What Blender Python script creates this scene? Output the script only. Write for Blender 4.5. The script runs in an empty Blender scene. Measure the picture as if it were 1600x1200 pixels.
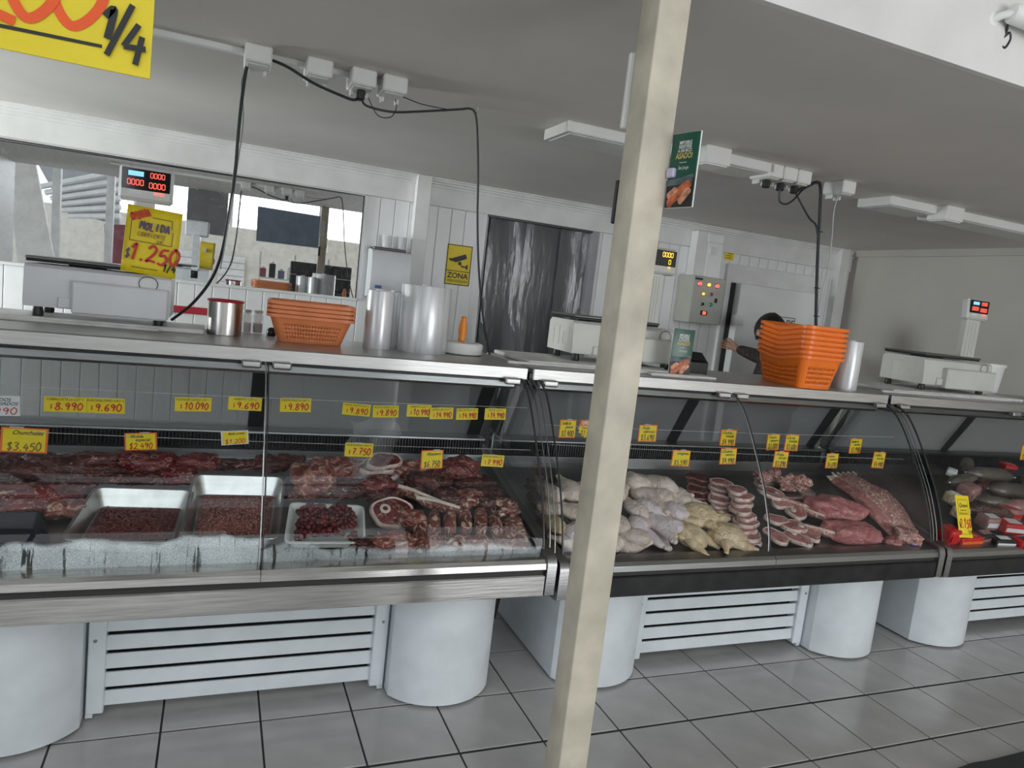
import bpy, bmesh, math, random
from mathutils import Vector, Matrix, noise
R = math.radians
PI = math.pi
scene = bpy.context.scene
COL = scene.collection

# ---------------------------------------------------------------- camera
CAM = Vector((0.388104, -2.328696, 1.486059))
FPX = 1126.058
ROT = Matrix(((0.9220663, -0.3699647, 0.1136652), (0.0595008, -0.1546893, -0.9861698), (0.3824308, 0.9160772, -0.1206206)))      # rows: right, down, forward
cam_data = bpy.data.cameras.new('camera')
cam_data.sensor_width = 36.0
cam_data.lens = 36.0 * FPX / 1600.0
cam_data.clip_start = 0.05
cam = bpy.data.objects.new('camera', cam_data)
COL.objects.link(cam)
mw = Matrix.Identity(4)
for i in range(3):
    mw[i][0] = ROT[0][i]; mw[i][1] = -ROT[1][i]; mw[i][2] = -ROT[2][i]; mw[i][3] = CAM[i]
cam.matrix_world = mw
scene.camera = cam

# ---------------------------------------------------------------- world, daylight, exposure
world = bpy.data.worlds.new('overcast_sky'); scene.world = world
world.use_nodes = True
bg = world.node_tree.nodes['Background']
bg.inputs[0].default_value = (0.86, 0.93, 1.0, 1)
bg.inputs[1].default_value = 2.2
scene.view_settings.view_transform = 'Standard'
scene.view_settings.look = 'None'
scene.view_settings.gamma = 1.0
scene.view_settings.use_curve_mapping = False
scene.view_settings.exposure = 0.0
scene.cycles.max_bounces = 5
scene.cycles.diffuse_bounces = 4
scene.cycles.glossy_bounces = 3
scene.cycles.transparent_max_bounces = 10
scene.cycles.caustics_reflective = False
scene.cycles.caustics_refractive = False

def area_light(name, loc, rot, sx, sy, watts, color=(1, 1, 1)):
    l = bpy.data.lights.new(name, 'AREA'); l.shape = 'RECTANGLE'; l.size = sx; l.size_y = sy
    l.energy = watts; l.color = color
    o = bpy.data.objects.new(name, l); COL.objects.link(o)
    o.location = loc; o.rotation_euler = rot
    return o
# daylight through the high window band and the roof lights of the hall behind the camera
DAY = (0.985, 0.992, 1.0)
area_light('hall_window_daylight', (1.0, -9.12, 3.05), (R(90), 0, 0), 9.2, 1.6, 56, DAY)
area_light('roof_light_daylight', (-0.8, -5.2, 4.75), (0, 0, 0), 5.6, 3.4, 25, DAY)
area_light('entrance_daylight', (4.9, -9.12, 1.15), (R(90), 0, 0), 3.9, 2.2, 178, DAY)
area_light('side_fill_light', (-6.12, -5.0, 1.5), (R(90), 0, R(-90)), 5.9, 2.7, 12, DAY)  # fill added through an unseen side opening, lifts ceiling and right wall
area_light('shop_fill_light', (-3.32, 1.75, 1.45), (R(90), 0, R(-90)), 1.3, 1.2, 180, DAY)  # added fill from an unseen left side, lifts back wall and ceiling

H = 2.22        # shop ceiling
W = 2.60        # back wall
TOP = 1.21      # counter top
TILE = 0.30

def ray(u, v):
    c = Vector(((u - 800.0) / FPX, (v - 600.0) / FPX, 1.0))
    return ROT.transposed() @ c
def P(u, v, ax, val):
    """point of the photograph's line of sight through (u, v) on the plane x/y/z = val"""
    d = ray(u, v); i = 'XYZ'.index(ax)
    return CAM + d * ((val - CAM[i]) / d[i])

# ---------------------------------------------------------------- materials
MATS = {}
def new_mat(name):
    m = bpy.data.materials.new(name); m.use_nodes = True
    nt = m.node_tree; nt.nodes.clear()
    out = nt.nodes.new('ShaderNodeOutputMaterial')
    MATS[name] = m
    return m, nt, out
def node(nt, typ, **kw):
    n = nt.nodes.new(typ)
    for k, v in kw.items():
        if k.startswith('i_'):
            key = k[2:]
            n.inputs[int(key) if key.isdigit() else key.replace('_', ' ')].default_value = v
        else: setattr(n, k, v)
    return n
def rgba(c): return (c[0], c[1], c[2], 1.0)
def ramp(nt, stops, interp='LINEAR'):
    r = nt.nodes.new('ShaderNodeValToRGB'); e = r.color_ramp.elements
    r.color_ramp.interpolation = interp
    while len(e) < len(stops): e.new(0.5)
    for el, (p, c) in zip(e, stops):
        el.position = p; el.color = rgba(c)
    return r
def simple(name, col, rough=0.5, metal=0.0, var=0.06, scale=6.0, bump=0.0, bscale=60.0, coat=0.0, stretch=None, spec=0.5, emit=None):
    m, nt, out = new_mat(name)
    b = node(nt, 'ShaderNodeBsdfPrincipled')
    b.inputs['Roughness'].default_value = rough; b.inputs['Metallic'].default_value = metal
    b.inputs['Coat Weight'].default_value = coat; b.inputs['Specular IOR Level'].default_value = spec
    tc = node(nt, 'ShaderNodeTexCoord'); mp = node(nt, 'ShaderNodeMapping')
    if stretch: mp.inputs['Scale'].default_value = stretch
    nt.links.new(tc.outputs['Object'], mp.inputs[0])
    n = node(nt, 'ShaderNodeTexNoise'); n.inputs['Scale'].default_value = scale; n.inputs['Detail'].default_value = 5
    nt.links.new(mp.outputs[0], n.inputs['Vector'])
    lo = tuple(max(0, c * (1 - var * 2)) for c in col); hi = tuple(min(1, c * (1 + var)) for c in col)
    r = ramp(nt, [(0.3, lo), (0.65, hi)])
    nt.links.new(n.outputs[0], r.inputs[0]); nt.links.new(r.outputs[0], b.inputs['Base Color'])
    if bump:
        n2 = node(nt, 'ShaderNodeTexNoise'); n2.inputs['Scale'].default_value = bscale; n2.inputs['Detail'].default_value = 4
        nt.links.new(mp.outputs[0], n2.inputs['Vector'])
        bp = node(nt, 'ShaderNodeBump'); bp.inputs['Strength'].default_value = bump; bp.inputs['Distance'].default_value = 0.01
        nt.links.new(n2.outputs[0], bp.inputs['Height']); nt.links.new(bp.outputs[0], b.inputs['Normal'])
    if emit:
        b.inputs['Emission Color'].default_value = rgba(emit[0]); b.inputs['Emission Strength'].default_value = emit[1]
    nt.links.new(b.outputs[0], out.inputs[0])
    return m
def steel(name, col, rough=0.3, stretch=(2, 50, 50), bump=0.05, var=0.06):
    return simple(name, col, rough, 1.0, var, 4.0, bump, 3.0, stretch=stretch)

simple('wall_white', (0.86, 0.87, 0.87), 0.35, var=0.04, scale=3)
simple('trim_white', (0.78, 0.78, 0.77), 0.4, var=0.05, scale=5)
simple('beam_white', (0.72, 0.70, 0.67), 0.6, var=0.04, scale=4, bump=0.05)
simple('ceiling_grey', (0.69, 0.66, 0.62), 0.7, var=0.05, scale=1.2, bump=0.25, bscale=3.0)
simple('right_wall_grey', (0.52, 0.495, 0.455), 0.6, var=0.04, scale=2)
simple('tile_grey', (0.52, 0.51, 0.495), 0.16, var=0.05, scale=7, spec=0.6)
simple('grout', (0.045, 0.045, 0.05), 0.9)
simple('hall_floor', (0.55, 0.55, 0.54), 0.3, var=0.08, scale=3)
simple('leg_white', (0.72, 0.76, 0.79), 0.35, var=0.04, scale=9)
simple('slat_white', (0.72, 0.77, 0.80), 0.4, var=0.03, scale=9)
simple('pole_cream', (0.58, 0.525, 0.42), 0.5, var=0.12, scale=9, bump=0.1, bscale=40)
simple('black', (0.012, 0.012, 0.013), 0.45)
simple('black_gloss', (0.01, 0.01, 0.012), 0.12)
simple('dark_frame', (0.045, 0.047, 0.05), 0.35, metal=0.4)
simple('dark_slot', (0.03, 0.028, 0.027), 0.5)
simple('cable_black', (0.018, 0.02, 0.025), 0.5)
simple('cable_white', (0.55, 0.55, 0.55), 0.5)
simple('plastic_white', (0.80, 0.80, 0.77), 0.4, var=0.03)
simple('plastic_offwhite', (0.70, 0.70, 0.66), 0.4, var=0.04)
simple('scale_white', (0.70, 0.71, 0.73), 0.4, var=0.04, scale=5)
simple('scale_beige', (0.60, 0.60, 0.56), 0.4, var=0.04, scale=5)
simple('box_grey', (0.44, 0.45, 0.40), 0.45, var=0.03)
simple('board_white', (0.74, 0.73, 0.70), 0.5, var=0.08, scale=12)
simple('basket_orange', (0.80, 0.25, 0.09), 0.38, var=0.06, scale=10)
simple('basket_bright', (0.95, 0.20, 0.015), 0.35, var=0.05, scale=10)
simple('handle_orange', (0.90, 0.28, 0.03), 0.35, var=0.03)
simple('card_yellow', (0.86, 0.66, 0.015), 0.5, var=0.03, scale=20)
simple('poster_yellow', (0.84, 0.66, 0.012), 0.45, var=0.03, scale=6)
simple('card_white', (0.78, 0.80, 0.82), 0.5, var=0.02)
simple('card_orange', (0.85, 0.16, 0.03), 0.5, var=0.02)
simple('ink_black', (0.012, 0.012, 0.014), 0.5)
simple('ink_red', (0.62, 0.03, 0.02), 0.5)
simple('ink_orange', (0.86, 0.10, 0.01), 0.5)
simple('ink_purple', (0.10, 0.07, 0.16), 0.5)
simple('ink_gold', (0.60, 0.45, 0.14), 0.5)
simple('ink_white', (0.82, 0.82, 0.80), 0.5)
simple('ink_brown', (0.25, 0.14, 0.03), 0.5)
simple('ink_blue', (0.05, 0.12, 0.35), 0.5)
simple('sign_green', (0.012, 0.085, 0.055), 0.3, var=0.05)
simple('red_paint', (0.45, 0.02, 0.04), 0.4)
simple('maroon', (0.22, 0.05, 0.07), 0.6, var=0.1)
simple('clear_lilac', (0.55, 0.52, 0.68), 0.2)
simple('foam_white', (0.78, 0.78, 0.76), 0.7)
simple('blue_plastic', (0.012, 0.03, 0.16), 0.35)
simple('skin', (0.46, 0.27, 0.19), 0.5, var=0.08, scale=20)
simple('hair_black', (0.012, 0.010, 0.009), 0.45, var=0.3, scale=40, bump=0.6, bscale=90, stretch=(1, 1, 0.15))
simple('shutter_white', (0.72, 0.71, 0.68), 0.5)
simple('truss_white', (0.62, 0.62, 0.60), 0.5)
simple('roof_sheet', (0.60, 0.60, 0.58), 0.5)
simple('banner_slate', (0.10, 0.13, 0.18), 0.5, var=0.1)
simple('cream_wall', (0.74, 0.70, 0.62), 0.7, var=0.06)
simple('tin_grey', (0.33, 0.34, 0.35), 0.5)
simple('mat_dark', (0.03, 0.034, 0.032), 0.85, bump=0.4, bscale=200)
simple('tray_black', (0.02, 0.022, 0.03), 0.3)
simple('pack_red', (0.55, 0.015, 0.02), 0.25)
simple('pink_tray', (0.55, 0.10, 0.12), 0.35)
simple('rail_black', (0.035, 0.035, 0.036), 0.4, metal=0.6, var=0.2, scale=12)
steel('steel', (0.72, 0.70, 0.68), 0.2, var=.1)
steel('steel_bright', (0.50, 0.495, 0.485), 0.42)
steel('steel_dark', (0.30, 0.30, 0.30), 0.34)
steel('steel_case', (0.55, 0.56, 0.57), 0.4)
steel('tray_steel', (0.78, 0.79, 0.78), 0.3, stretch=(6, 6, 6), bump=0.05)
steel('tin_steel', (0.62, 0.60, 0.58), 0.25, stretch=(30, 30, 2), bump=0.05)
simple('roll_plastic', (0.72, 0.73, 0.74), 0.28, metal=0.25, var=0.10, scale=5, stretch=(8, 8, 0.5))
def led(name, col, s):
    simple(name, tuple(c * 0.4 for c in col), 0.4, emit=(col, s))
led('led_red', (1.0, 0.10, 0.06), 2.2); led('led_cyan', (0.25, 0.65, 0.9), 1.1); led('led_yellow', (1.0, 0.62, 0.05), 1.8)
led('lamp_red', (1.0, 0.12, 0.10), 1.6); led('lamp_orange', (1.0, 0.45, 0.06), 2.0)
led('lamp_green', (0.02, 0.30, 0.15), 0.25)

def thin_glass(name, tint=(0.93, 0.96, 0.96), strength=1.0, rough=0.0):
    m, nt, out = new_mat(name)
    tr = node(nt, 'ShaderNodeBsdfTransparent'); tr.inputs[0].default_value = rgba(tint)
    gl = node(nt, 'ShaderNodeBsdfGlossy'); gl.inputs['Roughness'].default_value = rough
    fr = node(nt, 'ShaderNodeFresnel'); fr.inputs[0].default_value = 1.5
    mu = node(nt, 'ShaderNodeMath', operation='MULTIPLY'); mu.inputs[1].default_value = strength; mu.use_clamp = True
    mx = node(nt, 'ShaderNodeMixShader')
    nt.links.new(fr.outputs[0], mu.inputs[0]); nt.links.new(mu.outputs[0], mx.inputs[0])
    nt.links.new(tr.outputs[0], mx.inputs[1]); nt.links.new(gl.outputs[0], mx.inputs[2])
    nt.links.new(mx.outputs[0], out.inputs[0])
    return m
thin_glass('glass', (0.95, 0.975, 0.97), 0.5)
thin_glass('glass_rear', (0.72, 0.76, 0.77), 1.5)
thin_glass('glass_jar', (0.85, 0.88, 0.9), 1.8)
thin_glass('wrap', (0.86, 0.87, 0.88), 3.0, 0.08)
def milky(name, col, f):
    m, nt, out = new_mat(name)
    tr = node(nt, 'ShaderNodeBsdfTransparent'); pb = node(nt, 'ShaderNodeBsdfPrincipled'); pb.inputs['Base Color'].default_value = rgba(col); pb.inputs['Roughness'].default_value = .2
    mx = node(nt, 'ShaderNodeMixShader'); mx.inputs[0].default_value = f
    nt.links.new(tr.outputs[0], mx.inputs[1]); nt.links.new(pb.outputs[0], mx.inputs[2]); nt.links.new(mx.outputs[0], out.inputs[0])
milky('rear_haze', (0.30, 0.305, 0.31), .80); milky('cup_clear', (0.85, 0.86, 0.87), .42); milky('bag_clear', (0.75, 0.76, 0.77), .22)
# mirror-like window pane on the back wall
m, nt, out = new_mat('mirror_glass')
gl = node(nt, 'ShaderNodeBsdfGlossy'); gl.inputs['Roughness'].default_value = 0.008; gl.inputs[0].default_value = (0.86, 0.88, 0.9, 1)
df = node(nt, 'ShaderNodeBsdfDiffuse'); df.inputs[0].default_value = (0.5, 0.5, 0.5, 1)
tc = node(nt, 'ShaderNodeTexCoord'); nz = node(nt, 'ShaderNodeTexNoise'); nz.inputs['Scale'].default_value = 38; nz.inputs['Detail'].default_value = 6
rp = ramp(nt, [(0.50, (0.02,) * 3), (0.72, (0.14,) * 3)])
mx = node(nt, 'ShaderNodeMixShader')
nt.links.new(tc.outputs['Object'], nz.inputs['Vector']); nt.links.new(nz.outputs[0], rp.inputs[0]); nt.links.new(rp.outputs[0], mx.inputs[0])
nt.links.new(gl.outputs[0], mx.inputs[1]); nt.links.new(df.outputs[0], mx.inputs[2]); nt.links.new(mx.outputs[0], out.inputs[0])
# condensation on the inside of the counter glass
def condensation(name, zline, amp, dens):
    m, nt, out = new_mat(name)
    tc = node(nt, 'ShaderNodeTexCoord'); sp = node(nt, 'ShaderNodeSeparateXYZ'); nt.links.new(tc.outputs['Object'], sp.inputs[0])
    def mapped(scale):
        mp = node(nt, 'ShaderNodeMapping'); mp.inputs['Scale'].default_value = scale
        nt.links.new(tc.outputs['Object'], mp.inputs[0])
        n = node(nt, 'ShaderNodeTexNoise'); n.inputs['Scale'].default_value = 1.0; n.inputs['Detail'].default_value = 3
        nt.links.new(mp.outputs[0], n.inputs['Vector']); return n
    edge = mapped((5, 1, 1)); drop = mapped((420, 420, 420)); drip = mapped((70, 10, 9)); blot = mapped((12, 12, 12))
    def math_(op, a, b):
        n = node(nt, 'ShaderNodeMath', operation=op)
        for i, x in enumerate((a, b)):
            if isinstance(x, (int, float)): n.inputs[i].default_value = x
            else: nt.links.new(x, n.inputs[i])
        return n.outputs[0]
    top = math_('ADD', math_('MULTIPLY', math_('SUBTRACT', edge.outputs[0], 0.5), amp), zline)
    below = node(nt, 'ShaderNodeMapRange', i_1=0.0, i_2=0.012, i_3=0.0, i_4=1.0)
    nt.links.new(math_('SUBTRACT', top, sp.outputs[2]), below.inputs[0])
    d = ramp(nt, [(0.38, (0.5,) * 3), (0.58, (1.0,) * 3)]); nt.links.new(drop.outputs[0], d.inputs[0])
    s = ramp(nt, [(0.34, (0.05,) * 3), (0.40, (1.0,) * 3)]); nt.links.new(drip.outputs[0], s.inputs[0])
    b = ramp(nt, [(0.30, (0.7,) * 3), (0.6, (1.0,) * 3)]); nt.links.new(blot.outputs[0], b.inputs[0])
    fac = math_('MULTIPLY', math_('MULTIPLY', math_('MULTIPLY', below.outputs[0], d.outputs[0]), math_('MULTIPLY', s.outputs[0], b.outputs[0])), dens)
    tr = node(nt, 'ShaderNodeBsdfTransparent')
    df = node(nt, 'ShaderNodeBsdfPrincipled'); df.inputs['Base Color'].default_value = (0.88, 0.93, 0.96, 1); df.inputs['Roughness'].default_value = 0.3
    mx = node(nt, 'ShaderNodeMixShader')
    nt.links.new(fac, mx.inputs[0]); nt.links.new(tr.outputs[0], mx.inputs[1]); nt.links.new(df.outputs[0], mx.inputs[2])
    nt.links.new(mx.outputs[0], out.inputs[0])
condensation('condensation_thick', 0.660, 0.12, 0.95)
condensation('condensation_thin', 0.630, 0.10, 0.55)
# plastic strip curtain
m, nt, out = new_mat('strip_plastic')
tr = node(nt, 'ShaderNodeBsdfTransparent'); tr.inputs[0].default_value = (0.40, 0.41, 0.43, 1)
gl = node(nt, 'ShaderNodeBsdfPrincipled'); gl.inputs['Base Color'].default_value = (0.30, 0.31, 0.33, 1); gl.inputs['Roughness'].default_value = 0.12; gl.inputs['Coat Weight'].default_value = 0.6
mx = node(nt, 'ShaderNodeMixShader'); mx.inputs[0].default_value = 0.55
tc = node(nt, 'ShaderNodeTexCoord'); mp = node(nt, 'ShaderNodeMapping'); mp.inputs['Scale'].default_value = (14, 14, 3)
nz = node(nt, 'ShaderNodeTexNoise'); nz.inputs['Scale'].default_value = 1.2; nz.inputs['Detail'].default_value = 3
bp = node(nt, 'ShaderNodeBump'); bp.inputs['Strength'].default_value = 0.8; bp.inputs['Distance'].default_value = 0.02
nt.links.new(tc.outputs['Object'], mp.inputs[0]); nt.links.new(mp.outputs[0], nz.inputs['Vector']); nt.links.new(nz.outputs[0], bp.inputs['Height']); nt.links.new(bp.outputs[0], gl.inputs['Normal'])
nt.links.new(tr.outputs[0], mx.inputs[1]); nt.links.new(gl.outputs[0], mx.inputs[2]); nt.links.new(mx.outputs[0], out.inputs[0])

def flesh(name, dark, mid, fat, fat_at=0.62, scale=16.0, stretch=(1, 1, 1), rough=0.32, bump=0.35, soft=0.06, vein=0.0):
    """raw meat: lean colour varies between dark and mid, veins of fat above a noise threshold"""
    m, nt, out = new_mat(name)
    b = node(nt, 'ShaderNodeBsdfPrincipled'); b.inputs['Roughness'].default_value = rough
    tc = node(nt, 'ShaderNodeTexCoord'); oi = node(nt, 'ShaderNodeObjectInfo')
    ad = node(nt, 'ShaderNodeVectorMath', operation='ADD'); sc = node(nt, 'ShaderNodeVectorMath', operation='SCALE')
    cb = node(nt, 'ShaderNodeCombineXYZ')
    for i in range(3): nt.links.new(oi.outputs['Random'], cb.inputs[i])
    sc.inputs['Scale'].default_value = 37.0
    nt.links.new(cb.outputs[0], sc.inputs[0]); nt.links.new(tc.outputs['Object'], ad.inputs[0]); nt.links.new(sc.outputs[0], ad.inputs[1])
    mp = node(nt, 'ShaderNodeMapping'); mp.inputs['Scale'].default_value = stretch
    nt.links.new(ad.outputs[0], mp.inputs[0])
    n1 = node(nt, 'ShaderNodeTexNoise'); n1.inputs['Scale'].default_value = scale; n1.inputs['Detail'].default_value = 5; n1.inputs['Distortion'].default_value = 1.2
    n2 = node(nt, 'ShaderNodeTexNoise'); n2.inputs['Scale'].default_value = scale * 1.7; n2.inputs['Detail'].default_value = 4; n2.inputs['Distortion'].default_value = 2.5
    nt.links.new(mp.outputs[0], n1.inputs['Vector']); nt.links.new(mp.outputs[0], n2.inputs['Vector'])
    r1 = ramp(nt, [(0.32, dark), (0.68, mid)]); nt.links.new(n1.outputs[0], r1.inputs[0])
    r2 = ramp(nt, [(fat_at, (0, 0, 0)), (min(0.99, fat_at + soft), (1, 1, 1))]); nt.links.new(n2.outputs[0], r2.inputs[0])
    fac = r2.outputs[0]
    if vein:
        n3 = node(nt, 'ShaderNodeTexNoise'); n3.inputs['Scale'].default_value = scale * .9; n3.inputs['Detail'].default_value = 3; n3.inputs['Distortion'].default_value = 1.5
        nt.links.new(mp.outputs[0], n3.inputs['Vector'])
        sb = node(nt, 'ShaderNodeMath', operation='SUBTRACT'); sb.inputs[1].default_value = .5; nt.links.new(n3.outputs[0], sb.inputs[0])
        ab = node(nt, 'ShaderNodeMath', operation='ABSOLUTE'); nt.links.new(sb.outputs[0], ab.inputs[0])
        r3 = ramp(nt, [(0.0, (vein,) * 3), (0.022, (0, 0, 0))]); nt.links.new(ab.outputs[0], r3.inputs[0])
        mxx = node(nt, 'ShaderNodeMath', operation='MAXIMUM'); nt.links.new(r2.outputs[0], mxx.inputs[0]); nt.links.new(r3.outputs[0], mxx.inputs[1]); fac = mxx.outputs[0]
    mx = node(nt, 'ShaderNodeMix', data_type='RGBA'); mx.inputs['B'].default_value = rgba(fat)
    nt.links.new(fac, mx.inputs[0]); nt.links.new(r1.outputs[0], mx.inputs['A'])
    nt.links.new(mx.outputs['Result'], b.inputs['Base Color'])
    bpn = node(nt, 'ShaderNodeBump'); bpn.inputs['Strength'].default_value = bump; bpn.inputs['Distance'].default_value = 0.01
    nt.links.new(n2.outputs[0], bpn.inputs['Height']); nt.links.new(bpn.outputs[0], b.inputs['Normal'])
    nt.links.new(b.outputs[0], out.inputs[0])
FAT = (0.62, 0.50, 0.38); PFAT = (0.70, 0.55, 0.50)
flesh('beef_dark', (0.022, 0.008, 0.008), (0.105, 0.022, 0.020), (0.42, 0.22, 0.18), 0.62, 13, (1, 1, 2.6), bump=.7, vein=.55)
flesh('beef_red', (0.065, 0.010, 0.012), (0.22, 0.026, 0.028), (0.60, 0.38, 0.30), 0.62, 13, (1, 1, 2.4), bump=.7, vein=.7)
flesh('beef_fatty', (0.10, 0.022, 0.020), (0.32, 0.09, 0.075), (0.62, 0.42, 0.31), 0.50, 12, (1, 1, 2), soft=0.18, bump=.7)
flesh('beef_rib', (0.055, 0.014, 0.013), (0.28, 0.08, 0.07), (0.70, 0.50, 0.37), 0.50, 15, (1, 1, 1), soft=0.16, bump=.7)
flesh('pork', (0.30, 0.09, 0.09), (0.55, 0.22, 0.21), PFAT, 0.60, 15, (1, 1, 2), soft=0.1, vein=.5)
flesh('pork_lean', (0.32, 0.08, 0.085), (0.55, 0.19, 0.19), (0.70, 0.46, 0.43), 0.64, 12, (1, 2, 1), soft=0.12, vein=.6, bump=.6)
flesh('pork_rib', (0.30, 0.11, 0.10), (0.55, 0.27, 0.24), (0.78, 0.60, 0.52), 0.52, 24, (1, 1, 1), soft=0.1)
flesh('fat_white', (0.60, 0.43, 0.39), (0.82, 0.68, 0.62), (0.36, 0.13, 0.12), 0.6, 20)
flesh('chicken_pale', (0.56, 0.44, 0.38), (0.84, 0.74, 0.66), (0.74, 0.46, 0.41), 0.60, 14, bump=0.8, soft=0.12)
flesh('chicken_lilac', (0.56, 0.45, 0.47), (0.80, 0.70, 0.71), (0.80, 0.64, 0.56), 0.60, 12, bump=0.8, soft=0.15)
flesh('chicken_yellow', (0.54, 0.38, 0.22), (0.84, 0.68, 0.45), (0.60, 0.26, 0.20), 0.64, 14, bump=0.9, soft=0.1)
flesh('minced_dark', (0.06, 0.012, 0.014), (0.22, 0.045, 0.045), (0.34, 0.12, 0.11), 0.55, 90)
flesh('minced_light', (0.20, 0.055, 0.045), (0.42, 0.16, 0.13), (0.60, 0.40, 0.33), 0.58, 90)
flesh('cubes_dark', (0.05, 0.008, 0.01), (0.20, 0.025, 0.028), (0.36, 0.10, 0.10), 0.66, 40)
flesh('ham', (0.30, 0.14, 0.13), (0.42, 0.22, 0.21), (0.5, 0.33, 0.31), 0.62, 14, bump=0.1)
flesh('sausage_grey', (0.08, 0.065, 0.055), (0.15, 0.12, 0.10), (0.22, 0.19, 0.16), 0.62, 8, bump=0.15)
simple('bone', (0.72, 0.62, 0.52), 0.45, var=0.1, scale=30)

# ---------------------------------------------------------------- mesh helpers
class B:
    """collects geometry for one mesh object"""
    def __init__(s): s.bm = bmesh.new()
    def box(s, c, d, bev=0.0, rot=None, seg=1):
        bm2 = bmesh.new(); bmesh.ops.create_cube(bm2, size=1.0)
        for v in bm2.verts: v.co = Vector((v.co.x * d[0], v.co.y * d[1], v.co.z * d[2]))
        if bev > 0: bmesh.ops.bevel(bm2, geom=bm2.edges[:], offset=min(bev, min(d) * 0.45), segments=seg, profile=0.5, affect='EDGES')
        mt = Matrix.Translation(Vector(c))
        if rot is not None: mt = mt @ (rot.to_4x4() if hasattr(rot, 'to_4x4') else rot)
        bmesh.ops.transform(bm2, matrix=mt, verts=bm2.verts[:]); s.merge(bm2); return s
    def bx(s, a, b, bev=0.0, seg=1):
        return s.box([(a[i] + b[i]) / 2 for i in range(3)], [abs(b[i] - a[i]) for i in range(3)], bev, None, seg)
    def merge(s, bm2):
        me = bpy.data.meshes.new('t'); bm2.to_mesh(me); bm2.free(); s.bm.from_mesh(me); bpy.data.meshes.remove(me)
    def rings(s, rings, closed=True, caps=True, loop=False):
        vs = [[s.bm.verts.new(Vector(p)) for p in r] for r in rings]
        n = len(vs[0]); L = len(vs)
        for i in range(L if loop else L - 1):
            a, b = vs[i], vs[(i + 1) % L]
            for j in range(n if closed else n - 1):
                k = (j + 1) % n
                try: s.bm.faces.new((a[j], a[k], b[k], b[j]))
                except ValueError: pass
        if caps and not loop and closed:
            try: s.bm.faces.new(vs[0][::-1]); s.bm.faces.new(vs[-1])
            except ValueError: pass
        return s
    def cyl(s, p0, p1, r0, r1=None, n=20, caps=True):
        return s.tube([p0, p1], [r0, r0 if r1 is None else r1], n, caps)
    def tube(s, pts, r, n=8, caps=True, loop=False):
        pts = [Vector(p) for p in pts]; rs = r if isinstance(r, (list, tuple)) else [r] * len(pts)
        out = []; up = None
        for i, p in enumerate(pts):
            if loop: t = pts[(i + 1) % len(pts)] - pts[i - 1]
            else: t = pts[min(i + 1, len(pts) - 1)] - pts[max(i - 1, 0)]
            if t.length < 1e-9: t = Vector((0, 0, 1))
            t.normalize()
            if up is None:
                up = Vector((0, 0, 1)) if abs(t.z) < 0.9 else Vector((1, 0, 0))
            a = up - t * up.dot(t)
            if a.length < 1e-6: a = t.orthogonal()
            a.normalize(); b = t.cross(a); up = a
            out.append([p + (a * math.cos(2 * PI * k / n) + b * math.sin(2 * PI * k / n)) * rs[i] for k in range(n)])
        return s.rings(out, True, caps, loop)
    def lathe(s, prof, n=28, c=(0, 0, 0), caps=True, sx=1.0, sy=1.0):
        c = Vector(c)
        return s.rings([[c + Vector((r * math.cos(2 * PI * k / n) * sx, r * math.sin(2 * PI * k / n) * sy, z)) for k in range(n)] for r, z in prof], True, caps)
    def prism(s, poly, ax, a, b):
        """polygon in the two other axes (in xyz order), extruded along ax from a to b"""
        def mk(q, t):
            if ax == 'X': return Vector((t, q[0], q[1]))
            if ax == 'Y': return Vector((q[0], t, q[1]))
            return Vector((q[0], q[1], t))
        return s.rings([[mk(q, a) for q in poly], [mk(q, b) for q in poly]])
    def quad(s, a, b, c, d):
        s.bm.faces.new([s.bm.verts.new(Vector(p)) for p in (a, b, c, d)]); return s
    def sheet(s, grid):
        return s.rings(grid, closed=False, caps=False)
    def mesh(s, name, mat, smooth=35):
        bmesh.ops.recalc_face_normals(s.bm, faces=s.bm.faces[:])
        me = bpy.data.meshes.new(name); s.bm.to_mesh(me); s.bm.free()
        if smooth is not None and len(me.polygons):
            me.polygons.foreach_set('use_smooth', [True] * len(me.polygons))
            if smooth < 180: me.set_sharp_from_angle(angle=R(smooth))
        if mat: me.materials.append(MATS[mat])
        return me
    def obj(s, name, mat, parent=None, smooth=35, world=False, loc=None, rot=None):
        return put(name, s.mesh(name, mat, smooth), parent, world, loc, rot)

def wmat(o):
    m = o.matrix_basis.copy()
    if o.parent: m = wmat(o.parent) @ o.matrix_parent_inverse @ m
    return m
def put(name, me, parent=None, world=False, loc=None, rot=None):
    o = bpy.data.objects.new(name, me); COL.objects.link(o)
    if loc is not None: o.location = loc
    if rot is not None: o.rotation_euler = rot
    if parent:
        o.parent = parent
        if world: o.matrix_parent_inverse = wmat(parent).inverted()
    return o
def tag(o, label=None, cat=None, group=None, kind=None):
    if label: o['label'] = label
    if cat: o['category'] = cat
    if group: o['group'] = group
    if kind: o['kind'] = kind
    return o
def thing(name, label, cat, loc=(0, 0, 0), rot=None, group=None):
    o = bpy.data.objects.new(name, None); COL.objects.link(o); o.empty_display_size = 0.05
    o.location = loc
    if rot is not None: o.rotation_euler = rot
    return tag(o, label, cat, group)
def copy_tree(o, parent=None):
    c = o.copy(); COL.objects.link(c); c.parent = parent
    for ch in [x for x in ALLCH.get(o.name, [])] or list(o.children): copy_tree(ch, c)
    return c
ALLCH = {}
def struct(o): o['kind'] = 'structure'; return o

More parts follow.
